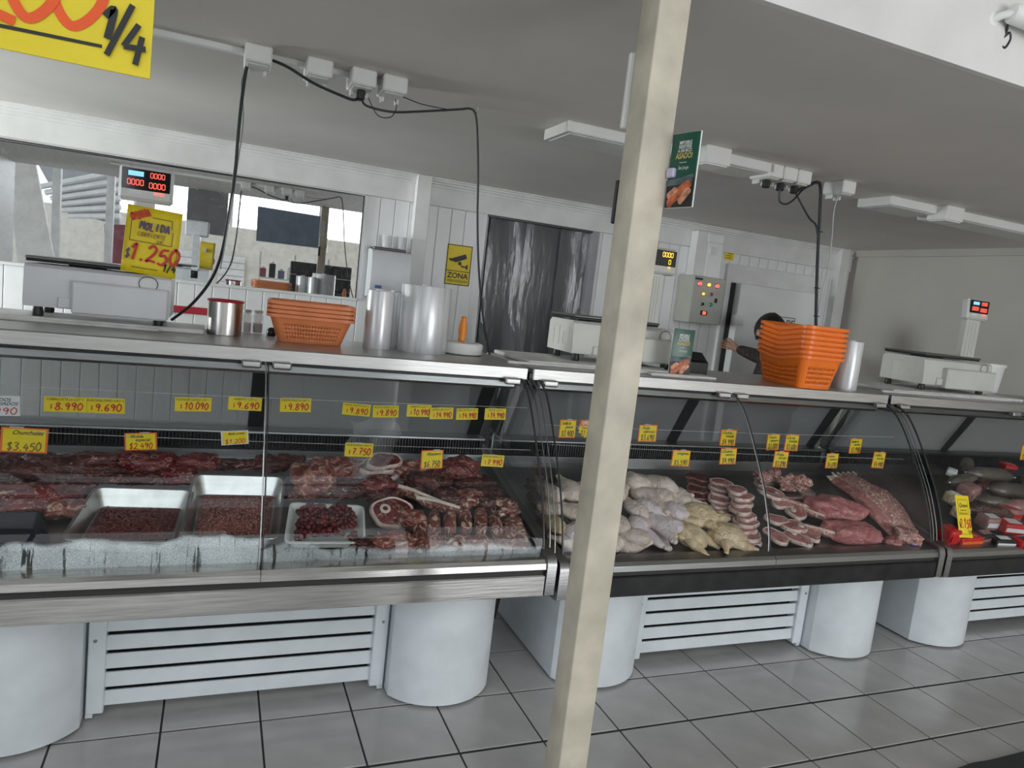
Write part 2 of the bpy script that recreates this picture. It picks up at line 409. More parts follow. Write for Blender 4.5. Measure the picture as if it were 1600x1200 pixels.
def catmull(pts, sub=6, closed=False):
    pts = [Vector(p) for p in pts]; n = len(pts); out = []
    if n < 3: return pts
    for i in range(n if closed else n - 1):
        if closed: p0, p1, p2, p3 = pts[i - 1], pts[i], pts[(i + 1) % n], pts[(i + 2) % n]
        else: p0, p1, p2, p3 = pts[max(i - 1, 0)], pts[i], pts[i + 1], pts[min(i + 2, n - 1)]
        for k in range(sub):
            t = k / sub
            out.append(0.5 * ((2 * p1) + (p2 - p0) * t + (2 * p0 - 5 * p1 + 4 * p2 - p3) * t * t + (3 * p1 - p0 - 3 * p2 + p3) * t ** 3))
    if not closed: out.append(pts[-1])
    return out

# ---- lettering: printed text, and marker strokes for the handwriting
def text_mesh(s, size, mat, align='CENTER', shear=0.0, xscale=1.0, bold=0.0):
    c = bpy.data.curves.new('t', 'FONT'); c.body = s; c.size = size; c.align_x = align; c.align_y = 'CENTER'
    c.shear = shear; c.resolution_u = 3; c.offset = bold * size
    o = bpy.data.objects.new('t', c); me = bpy.data.meshes.new_from_object(o)
    bpy.data.objects.remove(o); bpy.data.curves.remove(c)
    if xscale != 1.0: me.transform(Matrix.Diagonal((xscale, 1, 1, 1)))
    me.materials.clear(); me.materials.append(MATS[mat])
    return me
def print_text(parent, s, x, z, size, mat, y=-0.0012, name='lettering', align='CENTER', shear=0.0, xscale=1.0, bold=0.0, rotz=0.0):
    me = text_mesh(s, size, mat, align, shear, xscale, bold)
    return put(name, me, parent, loc=(x, y, z), rot=(R(90), rotz, 0))
C_ = True
GL = {
 '0': [((.3, 1), (.07, .75), (.05, .3), (.28, 0), (.52, .25), (.53, .72), (.3, 1), (.2, .97))],
 '1': [((.12, .72), (.36, 1), (.30, 0))],
 '2': [((.05, .78), (.28, 1), (.53, .8), (.38, .42), (.04, .03), (.3, .08), (.6, .02))],
 '3': [((.05, .92), (.33, 1), (.5, .78), (.25, .55), (.54, .3), (.3, 0), (.02, .1))],
 '4': [((.33, 1), (.04, .4)), ((.04, .4), (.6, .43)), ((.46, .72), (.40, 0))],
 '5': [((.55, 1), (.16, .97)), ((.16, .97), (.1, .58), (.38, .62), (.55, .3), (.3, 0), (.03, .08))],
 '6': [((.45, 1), (.14, .6), (.08, .22), (.3, 0), (.52, .2), (.36, .45), (.1, .3))],
 '7': [((.03, .95), (.56, .97)), ((.56, .97), (.25, 0)), ((.14, .48), (.5, .52))],
 '8': [((.48, .85), (.28, 1), (.1, .8), (.3, .54), (.54, .26), (.28, 0), (.06, .24), (.3, .54), (.48, .78), (.40, .97))],
 '9': [((.5, .78), (.3, .99), (.07, .76), (.27, .52), (.5, .78), (.45, .4), (.36, 0))],
 '.': [((.04, .0), (.16, .10))], ' ': [], '/': [((.45, 1.05), (.05, -.1))],
 '$': [((.5, .8), (.28, .92), (.08, .72), (.5, .3), (.3, .08), (.04, .2)), ((.3, 1.08), (.27, -.08))],
 'A': [((.02, 0), (.3, 1)), ((.3, 1), (.55, 0)), ((.12, .36), (.48, .36))],
 'C': [((.5, .85), (.28, 1), (.06, .55), (.25, 0), (.52, .14))],
 'D': [((.08, 0), (.08, 1)), ((.05, 1), (.45, .8), (.5, .3), (.05, 0))],
 'E': [((.52, 1), (.08, 1)), ((.08, 1), (.08, 0)), ((.08, 0), (.54, 0)), ((.08, .52), (.42, .52))],
 'F': [((.52, 1), (.08, 1)), ((.08, 1), (.08, 0)), ((.08, .52), (.42, .52))],
 'I': [((.25, 1), (.25, 0))], 'L': [((.08, 1), (.08, 0)), ((.08, 0), (.5, 0))],
 'M': [((.02, 0), (.08, 1)), ((.08, 1), (.3, .35)), ((.3, .35), (.52, 1)), ((.52, 1), (.6, 0))],
 'N': [((.06, 0), (.06, 1)), ((.06, 1), (.5, 0)), ((.5, 0), (.5, 1))],
 'O': [((.3, 1), (.05, .7), (.06, .25), (.3, 0), (.53, .3), (.52, .74), (.3, 1))],
 'P': [((.08, 0), (.08, 1)), ((.08, 1), (.5, .88), (.48, .58), (.08, .48))],
 'R': [((.08, 0), (.08, 1)), ((.08, 1), (.5, .88), (.46, .58), (.08, .48)), ((.2, .48), (.54, 0))],
 'T': [((.0, 1), (.56, 1)), ((.28, 1), (.28, 0))],
}
def stroke_mesh(s, size, width, mat, xs=1.0, slant=0.12, gap=0.12, seed=0):
    """hand-drawn marker strokes, in the x/z plane, centred"""
    rnd = random.Random(seed + len(s)); b = B(); x = 0.0; lines = []
    for ch in s:
        g = GL[ch]; adv = 0.25 if ch in '. ' else 0.6
        dy = rnd.uniform(-.05, .05); sc = rnd.uniform(.92, 1.08)
        for st in g:
            pts = [Vector(((x + p[0] + slant * p[1]) * size * xs, (p[1] * sc + dy) * size, 0)) for p in st]
            lines.append(catmull(pts, 9) if len(pts) > 2 else pts)
        x += adv + gap
    wtot = (x - gap) * size * xs; k = 0
    for ln in lines:
        ring = []; k += 1
        for i, p in enumerate(ln):
            t = ln[min(i + 1, len(ln) - 1)] - ln[max(i - 1, 0)]
            if t.length < 1e-9: t = Vector((1, 0, 0))
            t.normalize(); nrm = Vector((-t.y, t.x, 0)) * width * 0.5 
            o = Vector((wtot / 2, size / 2, 0))
            e = -0.00008 * k
            ring.append([Vector(((p + nrm - o).x, e, (p + nrm - o).y)), Vector(((p - nrm - o).x, e, (p - nrm - o).y))])
        b.rings(ring, closed=False, caps=False)
    return b.mesh('lettering', mat, None)
def marker(parent, s, x, z, size, width, mat, y=-0.0014, name='handwriting', roty=0.0, **kw):
    return put(name, stroke_mesh(s, size, width, mat, **kw), parent, loc=(x, y, z), rot=(0, roty, 0))

# ================================================================ the shop's shell
XL, XR = -6.0, 5.57
YB = -0.875                      # face of the header wall above the shop front
fl = B().bx((XL, YB - 0.05, -0.08), (XR + 0.1, W + 1.2, -0.004)).obj('floor', 'grout', smooth=None); struct(fl)
tag(fl, 'grey ceramic tile floor with dark joints', None)
tile_me = B().bx((0.0032, 0.0048, -0.012), (TILE - 0.0032, TILE - 0.0048, 0.0), 0.001, 1).mesh('tile', 'tile_grey')
tile_rng = random.Random(4)
for j, y0 in enumerate((-0.907, -0.605, -0.30, 0.0, 0.30, 0.60)):
    for i in range(-3, 20):
        t = put('tile', tile_me, fl, loc=(i * TILE, y0, tile_rng.uniform(-0.0006, 0.0004)))
hf = B().bx((XL, -9.2, -0.08), (8.0, YB - 0.06, -0.001)).obj('floor', 'hall_floor', smooth=None); struct(hf)
hf['label'] = 'pale floor of the hall seen in the mirror'

ce = B().bx((XL, YB + 0.001, H), (XR + 0.1, W + 0.1, H + 0.12)).obj('ceiling', 'ceiling_grey', smooth=None); struct(ce)
hd = B().bx((XL, YB - 0.02, H - .001), (8.0, YB, 4.6)).obj('wall_front', 'beam_white', smooth=None); struct(hd)
hd['label'] = 'white header wall above the shop front with a camera on it'
rw = B().bx((XR, YB, 0), (XR + 0.1, W + 0.1, H)).obj('wall_right', 'right_wall_grey', smooth=None); struct(rw)
XS = -3.2
lw = B().bx((XS - .1, YB, 0), (XS, W + .1, .85)).bx((XS - .1, YB, 2.05), (XS, W + .1, H)).bx((XS - .1, YB, .85), (XS, 1.1, 2.05)).bx((XS - .1, 2.4, .85), (XS, W + .1, 2.05)).obj('wall_left', 'wall_white', smooth=None); struct(lw)
struct(B().bx((-1.74, YB, 0), (-1.66, 1.22, H)).obj('wall_light_block', 'wall_white', smooth=None))  # unseen partition added to keep the left fill off the pole's side face
w3 = thing('fill_window', 'unseen window added around the fill light beyond the left edge', None, (XS, 1.35, .85)); struct(w3)  # made-up window, only there to frame the left fill light
for y in (1.1, 1.73, 2.36): B().bx((XS - .06, y, .85), (XS - .02, y + .04, 2.05)).obj('mullion', 'trim_white', w3, None, world=True)
B().bx((XS - .045, 1.1, .85), (XS - .04, 2.4, 2.05)).obj('pane', 'glass', w3, None, world=True)

MX0, MX1, MZ0, MZ1 = -2.6, 1.25, 1.345, 2.03        # mirror-like pane
DX0, DX1, DZ1 = 2.115, 3.02, 2.05                    # doorway
wb = B()
wb.bx((XL, W + 0.01, 0), (MX0, W + 0.1, H)).bx((MX0, W + 0.01, 0), (MX1, W + 0.1, MZ0)).bx((MX0, W + 0.01, MZ1), (MX1, W + 0.1, H))
wb.bx((MX0, W + 0.094, MZ0), (MX1, W + 0.1, MZ1))
wb.bx((MX1, W + 0.01, 0), (DX0, W + 0.1, H)).bx((DX0, W + 0.01, DZ1), (DX1, W + 0.1, H)).bx((DX1, W + 0.01, 0), (XR + 0.1, W + 0.1, H))
wb = wb.obj('wall_back', 'wall_white', smooth=None); struct(wb)
wb['label'] = 'white panelled back wall behind the counters'
pl = {}
def plank(x, z0, z1):
    k = (round(z0, 3), round(z1, 3))
    if k not in pl: pl[k] = B().bx((0.0015, 0.0, z0), (0.0985, 0.014, z1), 0.003, 1).mesh('panel', 'wall_white')
    put('panel', pl[k], wb, loc=(x, W, 0))
x = -1.55
while x < XR - 0.1:
    if x + 0.05 < MX1: plank(x, 0.0, MZ0)
    elif x + 0.05 > DX0 - 0.03 and x + 0.05 < DX1 + 0.03: pass
    else: plank(x, 0.0, 2.035)
    x += 0.1
tr = B().bx((XL, W - 0.006, 2.037), (XR, W + 0.012, 2.165), 0.003).obj('trim_1', 'trim_white'); struct(tr)
crown = [(W + 0.01, 2.16), (W - 0.018, 2.16), (W - 0.018, 2.176), (W - 0.028, 2.180), (W - 0.028, 2.192), (W - 0.042, 2.197), (W - 0.042, 2.208), (W - 0.055, 2.212), (W - 0.055, H), (W + 0.01, H)]
tr = B().prism(crown, 'X', XL, XR).obj('trim_2', 'trim_white', smooth=20); struct(tr)
cr2 = [(XR + 0.01, 2.17), (XR - 0.02, 2.17), (XR - 0.03, 2.19), (XR - 0.045, H), (XR + 0.01, H)]
tr = B().prism(cr2, 'Y', YB, W).obj('trim_3', 'right_wall_grey', smooth=20); struct(tr)
for n, (a, b, d) in enumerate(((1.572, 1.672, 0.06), (5.37, 5.47, 0.07), (XL, XL + 0.1, 0.06)), 4):
    t = B().bx((a, W - d, 0), (b, W + 0.01, H - 0.0), 0.003).obj('trim_%d' % n, 'trim_white'); struct(t)
# mirror-like window, very slightly turned to the left
wn = thing('window_1', 'long mirror-like window pane reflecting the hall', None, (1.0, 2.6, MZ0)); struct(wn)
def my(x): return 2.595 + (1.25 - x) * 0.0215
b = B(); b.prism([(MX0 + .004, my(MX0)), (MX1 - 0.004, my(MX1)), (MX1 - 0.004, my(MX1) + 0.006), (MX0 + .004, my(MX0) + 0.006)], 'Z', MZ0 + 0.004, MZ1 - 0.004)
b.obj('pane', 'mirror_glass', wn, None, world=True)
fr = B()
fr.bx((MX1 - 0.012, 2.585, MZ0), (MX1 + 0.012, 2.62, MZ1), 0.002).bx((MX0, 2.588, MZ0 - 0.012), (MX1, 2.66, MZ0 + 0.006), 0.002).bx((MX0, 2.588, MZ1 - 0.004), (MX1, 2.66, MZ1 + 0.006), 0.002)
fr.obj('window_frame', 'trim_white', wn, world=True)
B().bx((MX1 - 0.016, 2.582, MZ0 + .006), (MX1 - 0.011, 2.60, MZ1 - .004)).obj('gasket', 'black', wn, world=True)
B().bx((MX0, 2.582, MZ1 - 0.008), (MX1 - .011, 2.60, MZ1 - 0.003)).obj('gasket', 'black', wn, world=True)
# passage behind the strip curtain
co = B().bx((DX0 - .5, W + 1.1, 0), (DX1 + .6, W + 1.2, H)).bx((DX0 - .52, W + .1, 0), (DX0 - .5, W + 1.2, H)).bx((DX1 + .6, W + .1, 0), (DX1 + .62, W + 1.2, H)).bx((DX0 - .52, W + .1, H), (DX1 + .62, W + 1.2, H + .02))
co = co.obj('wall_passage', 'tin_grey', smooth=None); struct(co)
dr = thing('door_1', 'doorway frame of grey metal around the strip curtain', None, (DX0, W, 0)); struct(dr)
B().bx((DX1 - 0.06, W - 0.004, 0), (DX1, W + 0.1, DZ1), 0.002).obj('jamb', 'tin_grey', dr, world=True)
B().bx((DX0, W + 0.002, 0), (DX0 + 0.012, W + 0.1, DZ1), 0.002).obj('jamb', 'tin_grey', dr, world=True)
B().bx((DX0, W - 0.002, DZ1 - 0.03), (DX1, W + 0.05, DZ1), 0.002).obj('lintel', 'dark_frame', dr, world=True)
cu = thing('strip_curtain', 'clear grey plastic strip curtain hanging in the doorway', 'curtain', (2.5, W + 0.03, 0))
rnd = random.Random(3)
for k in range(6):
    x0 = DX0 + 0.03 + k * 0.142; grid = []
    a1, a2, ph = rnd.uniform(.01, .02), rnd.uniform(.004, .012), rnd.uniform(0, 6)
    for i in range(31):
        z = 0.03 + (DZ1 - 0.06) * i / 30; row = []
        for j in range(9):
            s = j / 8; amp = 1 - (z / 2.6)
            row.append((x0 + s * 0.175, W + 0.035 + (k % 2) * 0.012 + a1 * math.sin(s * 3.1 + ph + z * 1.3) + a2 * math.sin(z * 7 + ph + s * 4) * amp, z))
        grid.append(row)
    B().sheet(grid).obj('strip', 'strip_plastic', cu, 180, world=True)
# cold-room door on the right of the back wall
d2 = thing('door_2', 'white insulated cold-room door on the back wall', None, (4.7, W, 0)); struct(d2)
B().bx((4.30, W - 0.13, 0.05), (5.12, W - 0.035, 1.80), 0.006).obj('door_leaf', 'wall_white', d2, world=True)
B().bx((4.22, W - 0.035, 0.0), (5.22, W - 0.0, 1.95), 0.004).obj('door_frame', 'trim_white', d2, world=True)
B().bx((4.27, W - 0.06, 0.05), (4.30, W - 0.035, 1.80)).obj('gasket', 'black', d2, world=True)
for z in (0.5, 1.50):
    B().bx((4.25, W - 0.155, z - 0.04), (4.36, W - 0.125, z + 0.04), 0.006).cyl((4.275, W - 0.15, z - .05), (4.275, W - 0.15, z + .05), 0.014).obj('hinge', 'trim_white', d2, world=True)
sg = thing('door_notice', 'small white notice with a black frame on the cold-room door', 'notice', tuple(P(1229, 505, 'Y', W - .132)))
B().box((0, 0, 0), (0.17, 0.003, 0.10)).obj('plate', 'card_white', sg)
b = B()
for s in (-1, 1): b.box((s * 0.082, -.002, 0), (0.005, 0.001, 0.098)); b.box((0, -.002, s * .047), (0.168, 0.001, 0.005))
b.obj('frame_line', 'ink_black', sg)
print_text(sg, 'DE', 0.035, 0.0, 0.065, 'ink_black', y=-.0025, bold=.02)

# ================================================================ the hall behind the camera (seen in the mirror)
MN = Vector((-0.0215, -1, 0)).normalized(); MP = Vector((1.25, 2.595, 1.5))
def M(u, v, Y):
    """point on the plane y = Y seen by way of the mirror at pixel (u, v)"""
    d = ray(u, v); h = CAM + d * ((MP - CAM).dot(MN) / d.dot(MN)); r = d - 2 * d.dot(MN) * MN
    return h + r * ((Y - h[1]) / r[1])
hw = B()
hw.bx((XL, -9.1, 0), (2.9, -9.0, 2.25)).bx((6.9, -9.1, 0), (8, -9.0, 2.25)).bx((XL, -9.1, 3.85), (8, -9.0, 5.0)).bx((XL, -9.1, 2.25), (-3.6, -9.0, 3.85)).bx((5.6, -9.1, 2.25), (8, -9.0, 3.85))
struct(hw.obj('wall_hall_far', 'cream_wall', smooth=None))
struct(B().bx((XL - .1, -9.1, 2.9), (XL, YB, 5.0)).bx((XL - .1, -9.1, 0), (XL, -8.0, 2.9)).bx((XL - .1, -2.0, 0), (XL, YB, 2.9)).obj('wall_hall_left', 'shutter_white', smooth=None))
struct(B().bx((8, -9.1, 0), (8.1, YB + .1, 5.0)).obj('wall_hall_right', 'cream_wall', smooth=None))
struct(B().bx((XR + .1, YB, 0), (8, YB + .1, H + .001)).obj('wall_hall_front', 'cream_wall', smooth=None))
rf = B().bx((XL, -9.1, 4.6), (-3.6, YB + .1, 4.7)).bx((2.0, -9.1, 4.6), (8, YB + .1, 4.7)).bx((-3.6, -9.1, 4.6), (2, -6.9, 4.7)).bx((-3.6, -3.5, 4.6), (2, YB + .1, 4.7))
rf = struct(rf.obj('ceiling_hall', 'roof_sheet', smooth=None))
pm_ = B().bx((XL, -0.04, 0), (8, 0.04, 0.12)).mesh('purlin', 'truss_white', None)
for y in (-8.2, -7.2, -6.2, -5.2, -4.2, -3.2, -2.2): put('purlin', pm_, rf, loc=(0, y, 4.2))
rm_ = B().bx((-0.05, -9.0, 0), (0.05, YB - .02, 0.2)).mesh('rafter', 'truss_white', None)
for x in (-5, -3, -1, 1, 3, 5): put('rafter', rm_, rf, loc=(x, 0, 3.98))
w2 = thing('window_2', 'bright window band high in the hall wall', None, (1, -9, 2.25)); struct(w2)
for x in (-3.6, -1.8, 0.0, 1.8, 3.6, 5.55): B().bx((x, -9.06, 2.25), (x + 0.06, -9.0, 3.85)).obj('mullion', 'truss_white', w2, None, world=True)
B().bx((-3.6, -9.06, 2.95), (5.6, -9.02, 3.0)).obj('transom', 'truss_white', w2, None, world=True)
for n, (u, v, y) in enumerate(((88, 330, -4.5), (172, 330, -4.5))):
    p = M(u, v, y); c = thing('steel_column', ('slim white roof column reflected left of the diagonal light', 'slim white roof column reflected beside the scale display')[n], 'column', (p.x, y, 0))
    B().bx((-.05, -.05, 0), (.05, .05, 4.15), .004).obj('shaft', 'truss_white', c); B().bx((-.1, -.1, 0), (.1, .1, .012)).obj('base_plate', 'tin_grey', c)
def panel_between(name, label, cat, pts, th, mat, parts=True):
    """a board whose corners are the given points, th thick"""
    o = thing(name, label, cat, tuple(pts[0])); b = B()
    b.rings([[Vector(p) for p in pts], [Vector(p) + Vector((0, -th, 0)) for p in pts]]); b.obj('board', mat, o, None, world=True); return o
panel_between('stair_panel', 'slanting white stair side reflected at the left end of the mirror', 'stair panel', [M(8, 240, -3), M(52, 240, -3), M(86, 415, -3), M(28, 415, -3)], .06, 'shutter_white')
panel_between('hanging_banner', 'maroon panel reflected behind the yellow offer sign', 'banner', [M(163, 350, -5), M(215, 352, -5), M(215, 415, -5), M(163, 410, -5)], .03, 'maroon')
panel_between('hanging_screen', 'dark slate hanging panel reflected in the middle of the mirror', 'panel', [M(403, 322, -4), M(502, 338, -4), M(500, 388, -4), M(400, 376, -4)], .05, 'banner_slate')
for n, (a, c, e, g) in enumerate(((279, 397, 322, 434), (342, 403, 382, 430))):
    p, q = M(a, c, -8.9), M(e, g, -8.9); o = thing('roller_shutter', ('wider white slatted shutter reflected beside the offer sign', 'narrower white slatted shutter reflected right of the black cable')[n], 'shutter', (p.x, -8.9, q.z))
    z = q.z - .6
    while z < p.z: B().bx((p.x, -8.93, z), (q.x, -8.9, z + .13), .01).obj('slat', 'shutter_white', o, world=True); z += .14
d3 = thing('door_3', 'wide glazed hall entrance behind the viewer', None, (4.9, -9, 0)); struct(d3)
for x in (2.9, 4.2, 5.5, 6.84): B().bx((x, -9.06, 0), (x + .06, -9.0, 2.25)).obj('door_post', 'truss_white', d3, None, world=True)
p, q = M(407, 404, -5.2), M(455, 450, -5.2)
sh = thing('market_shelf', 'white wire market shelf with goods reflected in the mirror', 'shelf', (p.x, -5.2, 0))
for k in range(4):
    B().bx((p.x, -5.5, .35 + k * .32), (q.x + .6, -5.0, .37 + k * .32)).obj('shelf_board', 'truss_white', sh, None, world=True)
for xx in (p.x, (p.x + q.x) / 2 + .3, q.x + .6): B().bx((xx - .015, -5.52, 0), (xx + .015, -5.50, 1.75)).obj('upright', 'truss_white', sh, None, world=True)
rnd = random.Random(8)
for k in range(7):
    xx = p.x + .05 + (q.x - p.x + .5) * k / 7; zz = .37 + .32 * 3; hh = rnd.uniform(.12, .24)
    m_ = ('maroon', 'black', 'banner_slate', 'cream_wall')[k % 4]
    o = thing('goods_pack', ('first', 'second', 'third', 'fourth', 'fifth', 'sixth', 'seventh')[k] + ' small pack from the left on the shelf reflected in the mirror', 'pack', (xx, -5.25, zz), None, 'goods on the reflected market shelf')
    B().box((0, 0, hh / 2), (.1, .2, hh), .01).obj('carton', m_, o); B().lathe([(.02, hh), (.02, hh + .03), (.01, hh + .032)], 8).obj('cap', 'cream_wall', o)
cn = thing('canopy_roof', 'lean-to roof with pale rafters reflected at the left of the mirror', 'roof', M(120, 300, -7)); 
B().rings([[M(58, 255, -7), M(186, 262, -7), M(186, 352, -7), M(100, 330, -7)], [M(58, 255, -7) + Vector((0, -.1, 0)), M(186, 262, -7) + Vector((0, -.1, 0)), M(186, 352, -7) + Vector((0, -.1, 0)), M(100, 330, -7) + Vector((0, -.1, 0))]]).obj('roof_sheet', 'tin_grey', cn, None, world=True)
for k in range(6):
    B().tube([M(62 + k * 9, 292 + k * 9, -6.9), M(188, 268 + k * 14, -6.6)], .05, 6).obj('rafter', 'truss_white', cn, None, world=True)
for n, (a, c, e, g) in enumerate(((456, 396, 516, 442), (520, 412, 548, 440))):
    p, q = M(a, c, -4.4), M(e, g, -4.4); o = thing('crate_stack', ('large dark crate stack reflected right of centre in the mirror', 'small dark crate reflected at the right end of the mirror')[n], 'crate', ((p.x + q.x) / 2, -4.4, 0))
    z = 0.0
    while z < p.z - .2:
        b = B().bx((p.x, -4.7, z), (q.x, -4.4, z + .2), .008)
        for k in range(5): b.bx((p.x + (q.x - p.x) * (k + .3) / 5, -4.395, z + .05), (p.x + (q.x - p.x) * (k + .8) / 5, -4.385, z + .15))
        b.obj('crate', 'black', o, world=True); z += .205

# ================================================================ refrigerated counters
GP = [(-.092, .565), (-.085, .62), (-.060, .70), (-.015, .80), (.026, .87), (.112, 1.0), (.172, 1.08), (.222, 1.13), (.288, 1.163)]
GPS0 = [(v.x, v.y) for v in catmull([Vector((a, b, 0)) for a, b in GP], 4)]
def deck_z(y): return 0.585 + 0.25 * y
def leg_poly(x0, x1, yf=-0.052, ys=0.055, yb=0.85):
    c, r = (x0 + x1) / 2, (x1 - x0) / 2; sg = ys - yf; RR = (r * r + sg * sg) / (2 * sg)
    pts = [(x0, yb), (x0, ys)]
    for k in range(1, 24):
        a = PI * k / 24; th = math.asin(r / RR); q = -th + 2 * th * k / 24; pts.append((c + RR * math.sin(q), ys - (RR * math.cos(q) - RR * math.cos(th))))
    return pts + [(x1, ys), (x1, yb)]
def make_counter(label, x0, x1, rail, case, cond=False, lo=0.0):
    GPS = [(y, z - lo * max(0.0, min(1.0, (1.05 - z) / .48))) for y, z in GPS0]
    t = thing('display_counter', label, 'counter', ((x0 + x1) / 2, 0.3, 0)); kw = dict(world=True)
    for a in (x0 + 0.125, x1 - 0.515 + 0.0):
        lg = B().prism(leg_poly(a, a + 0.383), 'Z', 0.010, 0.46).obj('leg', 'leg_white', t, 20, **kw)
        B().prism(leg_poly(a + .03, a + 0.353, -.02, .065, .80), 'Z', 0.0, 0.012).obj('kick_strip', 'dark_slot', lg, 30, **kw)
    a, b = x0 + 0.125 + 0.383 + 0.008, x1 - 0.515 - 0.008
    lv = B().bx((a + .02, 0.16, 0.03), (b - .02, 0.165, 0.46)).obj('louver', 'dark_slot', t, None, **kw)
    for s, (p, q) in enumerate(((a, a + 0.05), (b - 0.05, b))):
        f = B().bx((p, 0.10, 0.022), (q, 0.16, 0.46), 0.003); f.bx((p + .03 * s, 0.105, 0.008), (q - .03 * (1 - s), 0.16, 0.03))
        f = f.obj('louver_post', 'slat_white', lv, **kw)
    sl = None
    for k in range(7):
        z = 0.042 + k * 0.0625
        B().prism([(0.114, z), (0.119, z + 0.047), (0.124, z + 0.0475), (0.118, z)], 'X', a + 0.048, b - 0.048).obj('slat', 'slat_white', lv, **kw)
    for p in (a + 0.02, b - 0.02): B().lathe([(.0055, 0), (.0045, .004), (.001, .005)], 10).obj('screw', 'steel_dark', lv, world=False, loc=Vector((p, 0.10, .25)) - Vector(t.location) if 0 else None).matrix_world = Matrix.Translation((p, .0995, .27)) @ Matrix.Rotation(R(90), 4, 'X')
    e = 0.036
    # bumper rail
    B().bx((x0 + e, -0.142, 0.446 - lo), (x1 - e, -0.06, 0.524 - lo), 0.004).obj('bumper', rail, t, **kw)
    B().bx((x0 + e, -0.128, 0.522 - lo), (x1 - e, -0.07, 0.545 - lo)).obj('bumper_groove', 'dark_slot', t, **kw)
    cap = [(-0.141, 0.545), (-0.139, 0.566), (-0.128, 0.578), (-0.075, 0.588), (-0.07, 0.545)]
    cap = [(y, z - lo) for y, z in cap]
    mid = (x0 + x1) / 2
    B().prism(cap, 'X', x0 + e, mid - .001).obj('bumper_cap', rail if rail == 'steel' else 'steel_dark', t, 25, **kw)
    B().prism(cap, 'X', mid + .001, x1 - e).obj('bumper_cap', rail if rail == 'steel' else 'steel_dark', t, 25, **kw)
    # ends
    for s, (p, q) in enumerate(((x0, x0 + e), (x1 - e, x1))):
        prof = [(-0.130, 0.444), (-0.146, 0.452), (-0.148, 0.56), (-0.140, 0.585), (-0.120, 0.594), (0.70, 0.80), (0.74, 0.80), (0.74, 0.444)]
        prof = [(y, z - lo) for y, z in prof]
        B().prism(prof, 'X', p, q).obj('end_cap', 'steel_dark', t, 50, **kw)
        xm = (p + q) / 2
        B().sheet([[(xm, y, z) for y, z in GPS], [(xm, 0.62 + 0.08 * (1 - i / (len(GPS) - 1)) - .12 * (i / (len(GPS) - 1)), max(0.78, z) if i < 12 else z) for i, (y, z) in enumerate(GPS)]]).obj('side_glass', 'glass', t, 180, **kw)
        xo = q - .004 if s == 0 else p + .004
        B().tube([(xo, y + .001, z) for y, z in GPS], 0.0042, 6).obj('end_trim', 'dark_frame', t, **kw)
        B().tube([(p + .004 if s == 0 else q - .004, y + .008, z) for y, z in GPS], 0.0022, 6).obj('end_trim', 'steel_dark', t, **kw)
    # front panes
    for a, b in ((x0 + e, mid - .004), (mid + .004, x1 - e)):
        g = B().sheet([[(a + (b - a) * i / 6, y, z) for y, z in GPS] for i in range(7)]).obj('front_glass', 'glass', t, 180, **kw)
        if cond:
            low = [(y + .004, z) for y, z in GPS if z < 0.74]
            B().sheet([[(a + .004 + (b - a - .008) * i / 6, y, z) for y, z in low] for i in range(7)]).obj('condensation', 'condensation_thick' if a < mid - .1 else 'condensation_thin', g, 180, **kw)
        if b < x1 - .1: B().tube([(b, y - .001, z) for y, z in GPS], 0.0024, 6).obj('glass_edge', 'steel_case', g, **kw)
        if a > x0 + .1: B().tube([(a, y - .001, z) for y, z in GPS], 0.0024, 6).obj('glass_edge', 'dark_frame', g, **kw)
    # top
    B().bx((x0 + .004, 0.292, TOP - 0.05), (x1 - .004, 0.305, TOP), 0.004).obj('top_lip', 'steel_bright', t, **kw)
    B().bx((x0 + .004, 0.298, TOP - 0.022), (x1 - .004, 0.86, TOP), 0.004).obj('top_shelf', 'steel_bright', t, **kw)
    B().bx((x0 + .04, 0.312, 1.118), (x1 - .04, 0.42, 1.186), 0.01).obj('light_canopy', 'steel_case' if rail == 'steel' else 'steel_dark', t, **kw)
    B().bx((x0 + .05, 0.306, 1.150), (x1 - .05, 0.3115, 1.160)).obj('canopy_strip', 'dark_frame', t, **kw)
    for p in (x0 + .075, mid - .05, mid + .05, x1 - .075):
        B().bx((p - .032, 0.262, 1.142), (p + .032, 0.295, 1.168), 0.005).obj('glass_clip', 'steel_bright', t, **kw)
    # interior
    B().prism([(-.07, deck_z(-.07) - lo), (.62, deck_z(.62) - lo), (.62, deck_z(.62) - .02 - lo), (-.07, deck_z(-.07) - .02 - lo)], 'X', x0 + e, x1 - e).obj('deck', case, t, None, **kw)
    B().bx((x0 + e, -.06, .444 - lo), (x1 - e, .74, .53 - lo)).obj('base', 'dark_slot', t, None, **kw)
    B().bx((x0 + e, .62, .55), (x1 - e, .635, .772)).bx((x0 + e, .60, .767), (x1 - e, .64, .774)).obj('back_riser', case, t, **kw)
    gr = B().bx((x0 + e, .632, .774), (x1 - e, .64, .842)).obj('air_grille', 'black', t, None, **kw)
    b = B(); n = int((x1 - x0 - .08) / .0125)
    for k in range(n): b.bx((x0 + e + .01 + k * .0125, .612, .777), (x0 + e + .015 + k * .0125, .634, .838))
    tag(b.obj('grille_fins', 'dark_frame', gr, None, **kw), kind='stuff')
    B().bx((x0 + e, .60, .838), (x1 - e, .74, .850), .003).obj('rear_sill', case, t, **kw)
    B().bx((x0 + e, .725, .444), (x1 - e, .74, .838)).obj('rear_panel', 'leg_white', t, None, **kw)
    for a, b in ((x0 + e + .04, mid - .03), (mid + .03, x1 - e - .04)):
        B().sheet([[(a, .69, .85), (a, .50, 1.185)], [(b, .69, .85), (b, .50, 1.185)]]).obj('rear_glass', 'rear_haze', t, None, **kw)
